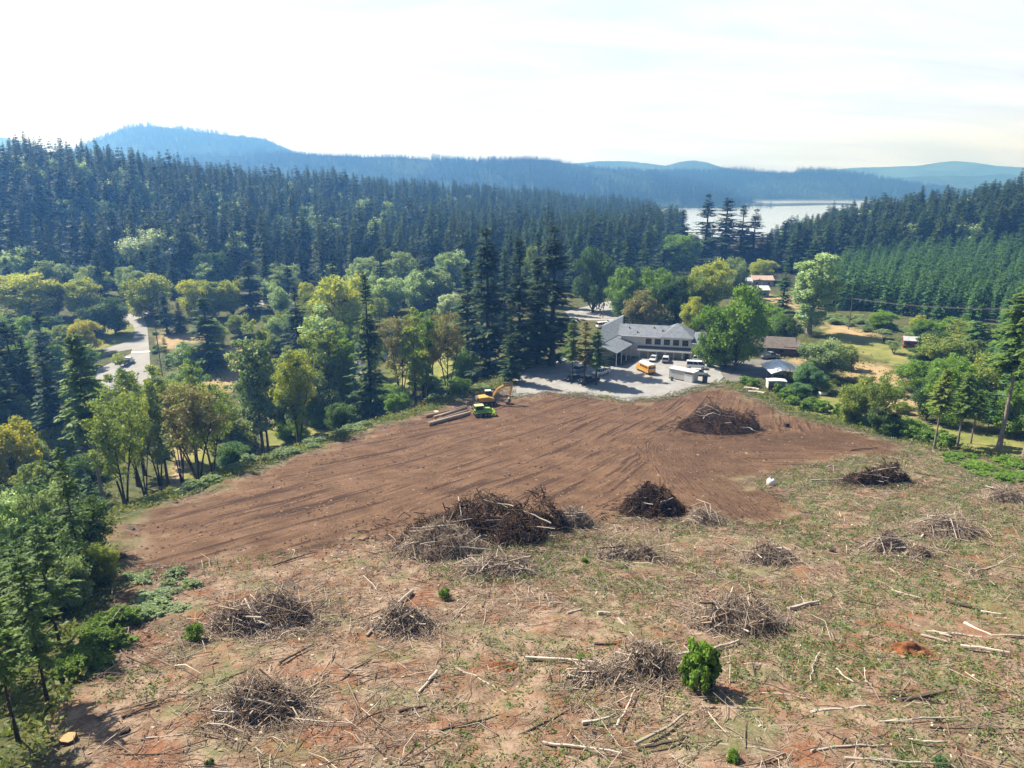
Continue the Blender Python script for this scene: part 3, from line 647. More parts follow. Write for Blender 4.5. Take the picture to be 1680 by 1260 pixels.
# ------------------------------------------------------------ the trees one can tell apart
def proto(H, w, leaf, wood_, wm): return dict(H=H, w=w, crown=mesh_np('crown', *leaf[:2], tint=leaf[2], mats=(None,)), trunk=mesh_np('trunk', *wood_, mats=(wm,), smooth=True))
def pb(H, r, *a, wm=M_bark, **k):
    l, w_ = broad(H, r, *a, **k); return proto(H, 2 * r * .94, l, w_, wm)
KIND = {
 'F': [proto(34, 8.0, needles(34, 5.3, 190, 15, .05, 400 + i, pw=(.8, .95, .7)[i], irr=.58, ql=.34, qw=.5, gap=.55), spar(34, .5, 40 + i, 6), M_barkd) for i in range(3)],
 'P': [proto(18, 4.7, needles(18, 2.9, 120, 20, .36, 420 + i, pw=.75, irr=.45, ql=.28, qw=.5, gap=.5), spar(18, .2, 50 + i, 5), M_bark) for i in range(2)],
 'Y': [proto(14, 4.4, needles(14, 2.5, 96, 30, .30 + .06 * i, 440 + i, pw=.7, irr=.5, ql=.19, qw=.42, droop=.42, gap=.45), spar(14, .13, 60 + i, 22), M_barkd) for i in range(3)],
 'T': [proto(32, 9.0, needles(32, 5.0, 185, 28, .44 + .05 * i, 460 + i, pw=.62, irr=.5, ql=.20, qw=.58, droop=.3, gap=.6), spar(32, .36, 70 + i, 34), M_barkp) for i in range(2)],
 'B': [pb(16, 6.5, .2 + .4 * i, 70, 185, .42, 500 + i, clr=.27, out=.40) for i in range(3)],
 'V': [pb(22, 6.5, 6.0, 60, 105, .40, 520 + i, stems=(3, 4, 3)[i], clr=.24, out=.5, spread=.42, wm=M_barkd, tr=.017) for i in range(3)],
 'L': [pb(24, 3.6, 5.0, 56, 105, .38, 540 + i, clr=.30, out=.5, wm=M_bark, tr=.012) for i in range(2)],
 'C': [pb(26, 5.2, 2.5, 80, 200, .42, 560, clr=.27, out=.42, wm=M_barkp)],
 'K': [pb(4, 2.3, .1, 40, 60, .34, 590, clr=.20, out=.36, stems=4, tr=.02, low=.05)],
 'S': [pb(4, 2.6, .15, 26, 170, .24, 580 + i, clr=.38, out=.5, stems=3, tr=.02) for i in range(2)],
}
NK = [0]; PLACED = []
def shift(g, far=12):
    """trees left of the field stand down on the bank behind its rim"""
    u = np.array([g[0], g[1]]) / math.hypot(g[0], g[1])
    for k in range(60):
        dl, _ = seg_dist(np.array(g[0]), np.array(g[1]), EDGE_L[3:12])
        if not (72 < g[1] < 165) or (dl > far and not inside(np.array(g[0]), np.array(g[1]), FIELD)) or g[0] > 12: break
        g = np.array([g[0] + u[0], g[1] + u[1], 0]); g[2] = G(g[0], g[1])
    return g
def tree(k, lf, px, base, top, w, label, cat='tree', group=None, name=None, hfix=None):
    NK[0] += 1; r = random.Random(NK[0] * 17); pr = KIND[k][NK[0] % len(KIND[k])]
    g = shift(P(px, base), 34 if k == 'F' else 12) if k not in 'SK' else P(px, base); h = top_h(g, top) if hfix is None else hfix; dep = proj((g[0], g[1], g[2] + h * .6))[2]
    wm = w * dep / F; s = wm / pr['w'] * 1.08
    nm = name or {'F': 'fir_tree', 'P': 'pine_tree', 'Y': 'young_conifer', 'T': 'tall_fir', 'B': 'broadleaf_tree', 'V': 'maple_tree', 'L': 'slender_tree', 'C': 'cottonwood_tree', 'S': 'shrub', 'K': 'shrub'}[k]
    e = empty(nm, (g[0], g[1], g[2] - .15), r.random() * 6.28 if k not in 'V' else r.uniform(-.5, .5)); e.scale = (s, s, h / pr['H']); tag(e, label, cat, group)
    c = link('crown', pr['crown'], e); c.material_slots[0].link = 'OBJECT'; c.material_slots[0].material = LM[lf]
    link('trunk' if k not in 'SK' else 'stem', pr['trunk'], e); PLACED.append((nm, px, base, round(h, 1), round(wm, 1))); return e
T_ = [
 # far row round the park and the road
 ('B','ygreen',45,527,443,104,'largest yellow green broadleaf tree at the far left behind the park road'),
 ('B','brown',97,520,455,30,'small brownish tree between two yellow green trees at far left'),
 ('B','ygreen',136,516,450,62,'yellow green tree with an orange tinged top left of the road junction'),
 ('B','dark',160,552,498,48,'dark flat topped tree beside the paved court, left of its taller twin'),
 ('B','dark',190,548,486,50,'dark rounded tree throwing its shadow on the paved road edge'),
 ('B','dark',88,550,513,42,'small dark round tree on the dry grass at far left'),
 ('B','lemon',142,577,522,50,'bright yellow topped tree left of the paved court'),
 ('B','olive',106,576,533,48,'olive bushy tree left of the bright yellow topped tree'),
 ('B','grey',68,580,535,45,'grey green bushy tree at left below the small dark round tree'),
 ('B','ygreen',250,520,447,72,'yellow green tree overhanging the far end of the paved road'),
 ('F','fir',275,547,478,26,'narrow dark fir just right of the road junction'),
 ('F','fir',297,545,495,24,'shorter dark fir right of the narrow one by the road junction'),
 ('B','ygreen',322,524,454,55,'yellow green tree behind the two small firs by the road'),
 ('B','olive',352,522,462,48,'olive tree between two yellow green trees behind the park'),
 ('B','ygreen',382,517,450,46,'yellow green tree beside the tall bluish conifer in the park'),
 ('F','fir',346,606,488,70,'dark spreading conifer with a bare lower trunk in the left park'),
 ('F','firdark',413,512,427,54,'broad bluish conifer at the back of the park'),
 ('B','white',250,468,363,90,'large silver white tree standing out against the dark forest'),
 ('B','grey',312,462,378,52,'grey green broadleaf crown right of the silver white tree'),
 ('B','silver',392,458,379,58,'pale green crown further right of the silver white tree'),
 ('B','silver',346,474,424,45,'small pale round tree at the forest foot left of centre'),
 ('B','silver',22,474,416,40,'pale grey green tree at the forest foot at the far left edge'),
 ('B','silver',103,476,432,36,'pale grey green tree at the forest foot above the brownish small tree'),
 ('B','grey',165,486,445,42,'grey green tree at the forest foot above the dark twin trees'),
 ('Y','teal',279,632,553,26,'slim young conifer with silvery foliage right of the road hedge'),
 ('B','silver',305,612,560,48,'silvery round young tree right of the slim young conifer'),
 ('B','grey',292,648,604,45,'low greyish tree by the dirt strip right of the road'),
 ('P','teal',206,660,603,38,'bluish young spruce in front of the paved court'),
 ('P','teal',226,668,622,34,'smaller bluish spruce right of the one before the paved court'),
 # left middle
 ('F','firdark',14,705,478,62,'dark tall conifer cut by the left picture edge'),
 ('F','fir',42,712,525,58,'dark conifer second from the left edge behind the yellow maple'),
 ('T','pine',172,842,548,84,'tall conifer with a long bare leaning trunk left of the dirt field'),
 ('F','fir',100,760,585,60,'shaded conifer between the yellow maple and the tall leaning trunk'),
 ('B','lemon',30,815,684,96,'bright golden yellow maple at the left picture edge'),
 ('V','olive',208,838,636,96,'many stemmed maple with dark trunks at the left corner of the dirt field'),
 ('B','dark',150,830,735,70,'dense shaded tree behind the trunks at the left field corner'),
 ('V','brown',328,803,612,104,'vase shaped maple with rusty crown and bare dark limbs above the lawn'),
 ('V','olive',352,800,622,78,'twin trunked olive tree right of the vase shaped maple'),
 ('L','grey',430,752,512,72,'tall slender tree with thin grey green crown left of the lawn gap'),
 ('L','olive',442,745,560,50,'slender olive tree just behind the tall slender one'),
 ('B','olive',398,745,688,66,'yellow green bushy tree between the twin trunks and the slender tree'),
 ('B','teal',385,770,720,50,'bluish green bush at the edge of the dirt field left of centre'),
 ('F','firdark',492,595,468,50,'dark conifer beside the silver alders left of centre'),
 ('B','ygreen',507,532,462,44,'small yellow green tree left of the great yellow green dome'),
 ('B','ygreen',566,565,434,98,'great domed yellow green tree near the middle of the valley'),
 ('F','fir',612,708,448,66,'tall narrow dark fir standing alone at the edge of the field'),
 ('L','silver',537,668,486,66,'silvery slender tree left of the tall narrow dark fir'),
 ('L','grey',490,738,560,56,'leaning slender tree with a curved trunk at the lawn edge'),
 ('V','grey',545,695,570,76,'thin grey crowned tree with dark stems left of the tall narrow fir'),
 ('B','green',520,690,640,56,'green undergrowth tree in front of the thin grey crowned tree'),
 ('B','dark',560,715,655,50,'dark bushy tree at the foot of the tall narrow fir'),
 ('V','brown',660,664,502,66,'leftmost of the three brown crowned maples above the log stack'),
 ('V','olive',696,656,498,70,'middle of the three brown crowned maples above the log stack'),
 ('V','brown',735,650,503,66,'rightmost of the three brown crowned maples above the log stack'),
 ('B','bright',765,628,570,44,'sunlit green bush under the great firs right of the maples'),
 ('B','bright',650,668,630,50,'sunlit green bush at the foot of the brown crowned maples'),
 ('B','green',700,650,612,60,'green thicket behind the trunks of the brown crowned maples'),
 ('B','silver',640,512,452,48,'leftmost silver alder in the row behind the brown maples'),
 ('B','silver',684,508,446,50,'middle silver alder in the row behind the brown maples'),
 ('B','white',737,520,476,40,'palest whitish alder right of the row behind the brown maples'),
 ('B','grey',720,500,440,52,'grey alder behind the palest whitish alder'),
 ('B','grey',660,480,412,56,'grey purple broadleaf crown below the forest left of centre'),
 ('B','silver',740,476,404,60,'pale green crown below the forest just left of the great firs'),
 ('B','grey',600,470,418,46,'small grey green crown behind the great domed tree'),
 # great firs by the lot
 ('F','firdark',800,618,376,84,'largest fir at the left end of the great firs by the gravel lot'),
 ('F','fir',768,612,430,60,'shorter fir on the left flank of the great firs'),
 ('F','firdark',852,608,392,66,'second great fir from the left behind the excavator'),
 ('F','firdark',905,600,372,84,'tallest great fir just left of the school wing'),
 ('F','firdark',880,596,418,60,'fir wedged between the two tallest great firs by the lot'),
 ('F','fir',838,628,520,40,'low fir at the shaded left end of the gravel lot'),
 ('B','olive',872,490,403,34,'yellowish tree glimpsed between the great firs'),
 ('P','pine',938,628,521,38,'left of the three slim pines beside the parked cars'),
 ('P','larch',958,632,524,34,'yellowish middle one of the three slim pines beside the parked cars'),
 ('P','pine',977,632,541,46,'right and widest of the three slim pines beside the parked cars'),
 # behind the school
 ('B','dark',972,512,393,64,'tall dense green tree behind the school left of centre'),
 ('B','bright',1114,452,379,64,'bright green round tree in front of the lake firs'),
 ('B','green',1022,522,438,60,'green broadleaf tree left of the middle behind the school roof'),
 ('B','green',1076,528,428,62,'green broadleaf tree at the middle behind the school roof'),
 ('B','dark',1108,534,446,58,'dark green tree behind the right end of the school roof'),
 ('B','brown',1056,546,476,64,'brownish green tree close behind the school roof'),
 ('B','ygreen',1166,508,416,66,'yellow brown tree right of the school behind the green pair'),
 ('B','olive',1148,536,446,60,'olive tree next to the right end of the school roof'),
 ('B','ygreen',1138,548,486,42,'small yellowing tree touching the school roof corner'),
 ('B','grey',1204,490,413,38,'greyish upright tree left of the teal building'),
 ('B','green',1166,602,494,62,'green tree at the right corner of the school, left of the pair'),
 ('B','green',1207,608,466,84,'largest green tree at the right corner of the school'),
 ('B','dark',1190,600,520,60,'dark green tree between the pair at the school corner'),
 ('B','ygreen',1250,462,424,46,'yellow green tree beside the red roofed building'),
 # firs by the lake
 ('F','firdark',1154,438,319,48,'leftmost tall fir standing against the lake'),
 ('F','firdark',1186,442,324,66,'widest tall fir standing against the lake'),
 ('F','fir',1212,440,336,46,'third fir from the left standing against the lake'),
 ('F','firdark',1233,442,343,42,'slim fir fourth from the left standing against the lake'),
 ('F','firdark',1255,442,382,44,'short dark fir by the lake shore'),
 ('F','fir',1116,436,344,50,'fir just left of the lake firs behind the bright green tree'),
 ('F','fir',1088,452,392,44,'low fir left of the bright green round tree'),
 ('F','firdark',1280,444,362,38,'pointed dark fir on the right shore of the lake'),
 ('F','fir',1303,448,364,38,'dark fir next to the pointed one on the right shore'),
 ('F','fir',1330,470,394,44,'dark fir behind the silvery cottonwood'),
 # right side
 ('C','silver',1325,548,401,76,'tall silvery cottonwood at the corner of the plantation'),
 ('F','plant',1283,512,432,34,'dark green conifer left of the silvery cottonwood'),
 ('B','dark',1291,566,515,42,'dark round bush behind the brown roofed house'),
 ('B','grey',1347,620,550,76,'large olive grey bush right of the brown roofed house'),
 ('B','olive',1386,606,563,36,'small olive tree at the edge of the dry garden plot'),
 ('B','teal',1326,640,595,52,'bluish green bush beside the metal carport'),
 ('B','teal',1310,650,625,40,'low bluish bush in front of the carport'),
 ('B','olive',1402,694,622,56,'left of the two old fruit trees at the right field edge'),
 ('V','olive',1436,708,606,64,'right and larger of the two old fruit trees at the right field edge'),
 ('B','dark',1450,712,668,52,'dark bush under the right old fruit tree'),
 ('V','grey',1466,580,556,28,'tiny thin fruit tree in front of the red shed'),
 ('V','green',1466,668,628,28,'little tree standing in the dry garden plot'),
 ('B','olive',1538,606,545,78,'olive broadleaf tree just right of the red shed'),
 ('B','bright',1510,560,520,34,'sunlit bush behind the red shed'),
 ('B','green',1560,562,520,60,'green broadleaf tree at the plantation foot right of the red shed'),
 ('B','olive',1590,570,524,54,'olive tree at the plantation foot near the tall bare trunk'),
 ('B','green',1446,540,509,44,'green bush on the hedge line below the plantation'),
 ('B','ygreen',1506,548,516,28,'pale yellowish bush at the end of the bramble hedge'),
 ('T','pine',1638,740,462,94,'tall fir with a long pale bare trunk and sunlit crown at right'),
 ('T','pine',1680,752,440,90,'tall fir with bare trunk cut by the right picture edge'),
 ('T','olive',1532,736,606,44,'dead topped thin tree with bare trunk at the right field edge'),
 ('T','pine',1570,732,612,46,'slim bare trunked conifer left of the tall fir at right'),
 ('T','pine',1592,728,640,38,'shorter slim conifer close left of the tall fir at right'),
 ('B','green',1560,700,598,84,'green tree mass behind the slim bare trunks at right'),
 ('B','olive',1612,690,570,80,'olive tree mass behind the tall fir at right'),
 ('F','plant',1650,712,520,70,'dark green conifer behind the two tall bare trunked firs'),
 ('B','dark',1520,690,612,52,'darker tree left of the green mass at the right field edge'),
 ('B','green',1668,720,610,70,'green broadleaf tree low at the right picture edge'),
 ('Y','plant',1618,715,640,30,'small conifer in the shade of the tall fir at right'),
 # bottom left
 ('Y','pine',100,1063,862,92,'young conifer with a thin dark trunk nearest the bright ferns'),
 ('Y','pine',78,1150,888,90,'young conifer in front at lower left with a slanting thin trunk'),
 ('Y','firyoung',30,1216,930,104,'nearest young conifer at the bottom left picture edge'),
 ('Y','pine',138,958,735,74,'tall thin young conifer above the brown brush at left'),
 ('Y','teal',155,858,775,40,'dark little conifer at the left corner of the dirt field'),
 ('Y','firyoung',-20,1130,880,110,'young conifer partly outside the left picture edge'),
 ('Y','pine',55,1075,900,80,'young conifer behind the foremost thin trunks at lower left'),
 ('B','silver',25,950,800,90,'silvery green young tree at the left edge below the golden maple'),
 ('B','grey',95,930,790,80,'grey green sapling clump between the thin conifers at left'),
 ('B','olive',70,860,760,80,'olive sapling clump right of the golden maple'),
 ('B','grey',120,1000,900,70,'grey leaved sapling beside the thin dark trunk at left'),
 ('B','olive',168,955,890,56,'brown olive brush at the left corner of the cleared ground'),
 ('B','dark',15,1060,930,90,'dark sapling thicket in the left lower corner'),
]
for r_ in T_: tree(*r_)
# belts of trees nothing tells apart
def belt(k, lf, n, reg, hr, wr, label, group, seed, cat='tree', name=None):
    r = random.Random(seed); done = 0; pl = reg
    xs = [p[0] for p in pl]; ys = [p[1] for p in pl]
    while done < n:
        px, py = r.uniform(min(xs), max(xs)), r.uniform(min(ys), max(ys))
        if not inside(np.array(px), np.array(py), pl): continue
        h = r.uniform(*hr); g = P(px, py); dep = proj(g)[2]
        tree(k, lf, px, py, 0, r.uniform(*wr) * F / dep, label, cat, group, name, hfix=h); done += 1
belt('B', 'grey', 26, [(0, 468), (420, 462), (760, 455), (760, 480), (420, 492), (0, 490)], (9, 17), (9, 14), 'grey green broadleaf tree in the belt at the foot of the left forest', 'grey green trees below the forest', 5)
belt('B', 'dark', 22, [(0, 462), (420, 456), (760, 448), (1000, 440), (1000, 470), (420, 476), (0, 476)], (12, 20), (10, 14), 'dark broadleaf tree in the belt at the foot of the left forest', 'dark trees below the forest', 6)
belt('B', 'silver', 16, [(440, 470), (760, 462), (760, 510), (620, 520), (560, 490), (440, 490)], (9, 15), (8, 11), 'silvery alder in the thicket around the great domed tree', 'silvery alders of the valley', 7)
belt('F', 'fir', 20, [(770, 470), (1000, 462), (1060, 448), (1060, 492), (930, 492), (770, 560)], (24, 34), (8, 10), 'dark fir in the cluster between the great firs and the lake', 'dark firs behind the school', 8)
belt('B', 'olive', 12, [(330, 560), (440, 540), (600, 560), (590, 640), (480, 640), (350, 600)], (7, 12), (6, 9), 'thin olive park tree between the road and the dark firs', 'olive park trees', 9)
belt('B', 'green', 14, [(430, 700), (620, 640), (760, 600), (770, 640), (620, 712), (440, 760)], (3, 6), (5, 7), 'green bush in the thicket along the left edge of the field', 'green bushes along the left field edge', 10, 'bush')
belt('B', 'dark', 16, [(0, 840), (180, 800), (180, 880), (100, 1000), (0, 1100)], (4, 8), (5, 8), 'shaded dark bush among the trunks at lower left', 'dark bushes under the left trees', 11, 'bush')
belt('F', 'fir', 10, [(0, 600), (110, 600), (130, 720), (0, 760)], (20, 27), (7, 9), 'shaded fir in the clump behind the golden maple', 'firs behind the golden maple', 12)
belt('B', 'green', 9, [(1500, 640), (1680, 620), (1680, 700), (1520, 700)], (7, 12), (8, 10), 'green tree in the dense clump behind the bare trunks at right', 'green trees of the right clump', 13)
belt('B', 'olive', 9, [(1560, 560), (1690, 560), (1690, 620), (1560, 610)], (6, 10), (8, 10), 'olive bushy tree below the plantation at the right edge', 'olive trees below the plantation', 14)
belt('K', 'bright', 34, [(1190, 632), (1300, 668), (1420, 700), (1500, 724), (1560, 742), (1560, 728), (1480, 706), (1320, 655), (1220, 628)], (1.4, 3.0), (2.0, 3.6), 'bright green bramble bush along the right edge of the field', 'bramble bushes along the right field edge', 15, 'bush', 'bramble_bush')
belt('K', 'green', 30, [(1560, 742), (1690, 760), (1690, 800), (1560, 770)], (.6, 1.3), (2, 4), 'low green bush in the undergrowth by the right trunks', 'low bushes by the right trunks', 16, 'bush')
belt('S', 'bright', 9, [(1420, 700), (1540, 735), (1500, 700), (1470, 690)], (1.8, 3), (3.5, 5.5), 'taller sunlit green bush at the right corner of the field', 'sunlit bushes at the right corner', 17, 'bush')
belt('K', 'grey', 34, [(205, 846), (440, 762), (600, 704), (760, 650), (830, 628), (760, 640), (600, 690), (430, 748), (280, 815)], (.6, 1.6), (2, 4), 'ragged grey green low bush on the rim left of the dirt field', 'low bushes on the left rim', 18, 'bush')
belt('S', 'teal', 9, [(252, 540), (262, 540), (266, 660), (252, 660)], (1.0, 1.8), (2, 3), 'clipped low shrub in the row right of the paved road', 'road hedge shrubs', 19, 'bush')
belt('S', 'grey', 34, [(1352, 520), (1430, 526), (1510, 548), (1510, 558), (1430, 546), (1352, 532)], (1.4, 2.4), (3.5, 5), 'bramble bush in the overgrown hedge below the plantation', 'bramble hedge below the plantation', 20, 'bush', 'bramble_bush')
belt('K', 'firyoung', 24, [(110, 1085), (200, 1000), (215, 1030), (175, 1090), (120, 1130)], (.8, 1.8), (1.6, 3), 'bright yellow green fern clump at the edge of the left trees', 'bright fern clumps at left', 21, 'bush', 'fern_clump')
belt('K', 'grey', 18, [(200, 945), (330, 940), (300, 1000), (180, 1040)], (.4, .9), (1.5, 2.6), 'low grey green weed clump on the left side of the clearing', 'weed clumps at left', 22, 'bush', 'weed_clump')
belt('B', 'green', 14, [(0, 540), (150, 590), (150, 700), (0, 690)], (7, 13), (8, 11), 'green broadleaf tree in the thicket left of the paved court', 'green trees left of the paved court', 31)
belt('L', 'grey', 12, [(330, 690), (440, 640), (620, 600), (600, 690), (450, 735), (360, 760)], (11, 18), (5, 7.5), 'thin grey green tree in the strip between the road and the field', 'thin trees beside the field', 32)
belt('V', 'olive', 8, [(440, 560), (620, 520), (640, 580), (470, 640)], (11, 16), (7, 10), 'olive crowned tree in the grove beyond the grey paved drive', 'olive trees beyond the paved drive', 33)
belt('B', 'teal', 10, [(440, 540), (600, 520), (600, 560), (440, 600)], (6, 11), (6, 9), 'bluish green small tree in the grove beyond the grey paved drive', 'bluish trees beyond the paved drive', 34)
belt('B', 'olive', 12, [(1300, 620), (1480, 640), (1500, 690), (1330, 660)], (1.5, 3.5), (3, 5), 'rounded olive garden bush in the plots right of the field', 'garden bushes right of the field', 35, 'bush')
belt('B', 'dark', 12, [(1480, 545), (1690, 585), (1690, 640), (1500, 600)], (4, 8), (7, 10), 'dark green bushy tree on the slope below the plantation at right', 'dark trees below the plantation', 36)
belt('B', 'green', 12, [(1215, 500), (1290, 520), (1290, 560), (1215, 570)], (3, 7), (4, 7), 'green garden tree between the school trees and the cottonwood', 'garden trees behind the brown roofed house', 37)
belt('B', 'olive', 12, [(1040, 470), (1240, 462), (1240, 500), (1140, 510), (1040, 500)], (7, 12), (8, 11), 'olive broadleaf tree in the grove behind the school', 'olive trees behind the school', 38)
for q in ((598, 352, 318), (146, 300, 262), (640, 372, 330), (70, 330, 296), (620, 398, 352), (232, 322, 286)): tree('B', 'silver', q[0], q[1] + 40, q[2], 30, 'pale broadleaf crown standing out among the firs of the left hillside', 'tree', 'pale trees in the left forest')
SCR = [(205, 830), (440, 750), (620, 696), (770, 645), (745, 600), (560, 640), (400, 700), (235, 770)]
belt('L', 'olive', 13, SCR, (22, 31), (5.5, 8), 'tall slim olive tree in the sunlit screen along the left edge of the field', 'slim olive trees of the left screen', 41)
belt('L', 'green', 9, SCR, (20, 28), (5, 7.5), 'tall slim green tree in the sunlit screen along the left edge of the field', 'slim green trees of the left screen', 42)
belt('V', 'ygreen', 6, SCR, (18, 25), (7, 9), 'yellow green many stemmed tree in the screen along the left field edge', 'yellow green trees of the left screen', 43)
belt('F', 'fir', 14, [(1135, 420), (1268, 424), (1268, 446), (1200, 450), (1135, 440)], (14, 24), (8, 11), 'dark fir in the clump at the foot of the lake firs', 'firs crowding the lake shore', 44)
belt('B', 'silver', 10, [(440, 500), (620, 500), (620, 560), (430, 590)], (9, 14), (7, 9), 'pale alder in the grove beyond the grey paved drive', 'pale alders beyond the paved drive', 45)
belt('B', 'olive', 10, [(0, 640), (190, 700), (190, 800), (0, 800)], (8, 14), (7, 10), 'olive tree in the dense clump behind the golden maple', 'olive trees at far left', 46)
belt('F', 'plant', 9, [(1590, 600), (1695, 590), (1695, 715), (1600, 705)], (15, 24), (6, 8), 'dark green conifer in the dense clump at the right edge', 'conifers of the right clump', 47)
belt('F', 'firlight', 16, [(440, 458), (770, 448), (770, 500), (600, 515), (440, 492)], (17, 28), (6.5, 9), 'lighter green conifer among the pale round trees of the valley', 'conifers among the valley alders', 48)
belt('F', 'fir', 10, [(0, 462), (420, 458), (420, 488), (0, 492)], (15, 25), (7, 9), 'dark conifer among the broadleaf trees behind the park', 'conifers behind the park', 49)
print('TREES', [p for p in PLACED if p[3] > 45 or p[3] < 2 or p[4] > 18][:40])
# ------------------------------------------------------------ litter, brush piles, logs and weeds of the clearing
def woodmat(name, a, b, c):
    m, t, o = mat(name); tn = t.attr('tint'); co = t.n('ShaderNodeTexCoord', None, 'Object')
    k = t.mix(t.sm(tn, 0, .6), a, b); k = t.mix(t.sm(tn, .62, 1.0), k, c)
    k = t.mix(t.math('MULTIPLY', t.noise(co, 4, 4, .7), .5), k, tuple(x * .55 for x in b))
    o(t.n('ShaderNodeBsdfPrincipled', {'Base Color': k, 'Roughness': .85, 'Specular IOR Level': .25})); return m
M_twig = woodmat('dead_twigs', (.055, .037, .027), (.28, .215, .165), (.62, .55, .46))
M_brush = woodmat('grey_brush', (.12, .088, .066), (.37, .285, .22), (.68, .60, .50))
M_root = woodmat('dark_roots', (.030, .018, .012), (.110, .064, .040), (.36, .27, .19))
M_pale = woodmat('bleached_wood', (.32, .27, .22), (.52, .46, .39), (.72, .67, .60))
M_dlog = woodmat('dark_branch', (.05, .037, .028), (.11, .08, .06), (.17, .13, .10))
M_core = simple('piled_soil', (.048, .028, .019), .95, var=.45, scale=2.2, bump=.3, spec=.1)
M_corelt = simple('matted_litter', (.085, .060, .044), .95, var=.4, scale=2.6, bump=.3, spec=.1)

def sticks_np(c, d, L, r, bend, g, n=3):
    """thin bent sticks: centre, direction, length, radius, sideways bend"""
    d = nrm(d); a = nrm(np.cross(d, np.where(np.abs(d[:, 2:3]) > .9, [[1., 0, 0]], [[0, 0, 1.]]))); b = np.cross(d, a); N = len(c)
    ph = g.random((N, 1)) * 6.28; off = (a * np.cos(ph) + b * np.sin(ph)) * (bend * L)[:, None]
    P_ = np.stack([c - d * L[:, None] / 2, c + off, c + d * L[:, None] / 2], 1)
    rr = np.stack([r, r * .8, r * .45], 1); an = np.arange(n) * 2 * math.pi / n
    ring = P_[:, :, None] + (a[:, None, None] * np.cos(an)[None, None, :, None] + b[:, None, None] * np.sin(an)[None, None, :, None]) * rr[:, :, None, None]
    v = ring.reshape(-1, 3); base = (np.arange(N) * 3 * n)[:, None, None]; i = (np.arange(2) * n)[None, :, None]; k = np.arange(n)[None, None]; k2 = (k + 1) % n
    q = np.stack([base + i + k, base + i + k2, base + i + n + k2, base + i + n + k], -1).reshape(-1, 4)
    return v, q
def field_pts(n, g, pad=-.5, dirt=False, ymax=175):
    P2 = np.zeros((0, 2))
    while len(P2) < n:
        x = g.uniform(-75, 135, n * 3); y = g.uniform(22, ymax, n * 3)
        a = np.abs(x / (y + 2)) < 1.2; x, y = x[a], y[a]
        sd = sdf(x, y, DIRT); ok = (sd > 1) if dirt else ((sdf(x, y, FIELD) > pad) & (sd < 1.5) & (sdf(x, y, LOT) < 1.5))
        P2 = np.concatenate([P2, np.stack([x, y], 1)[ok]])
    return P2[:n]
g_ = np.random.default_rng(77)
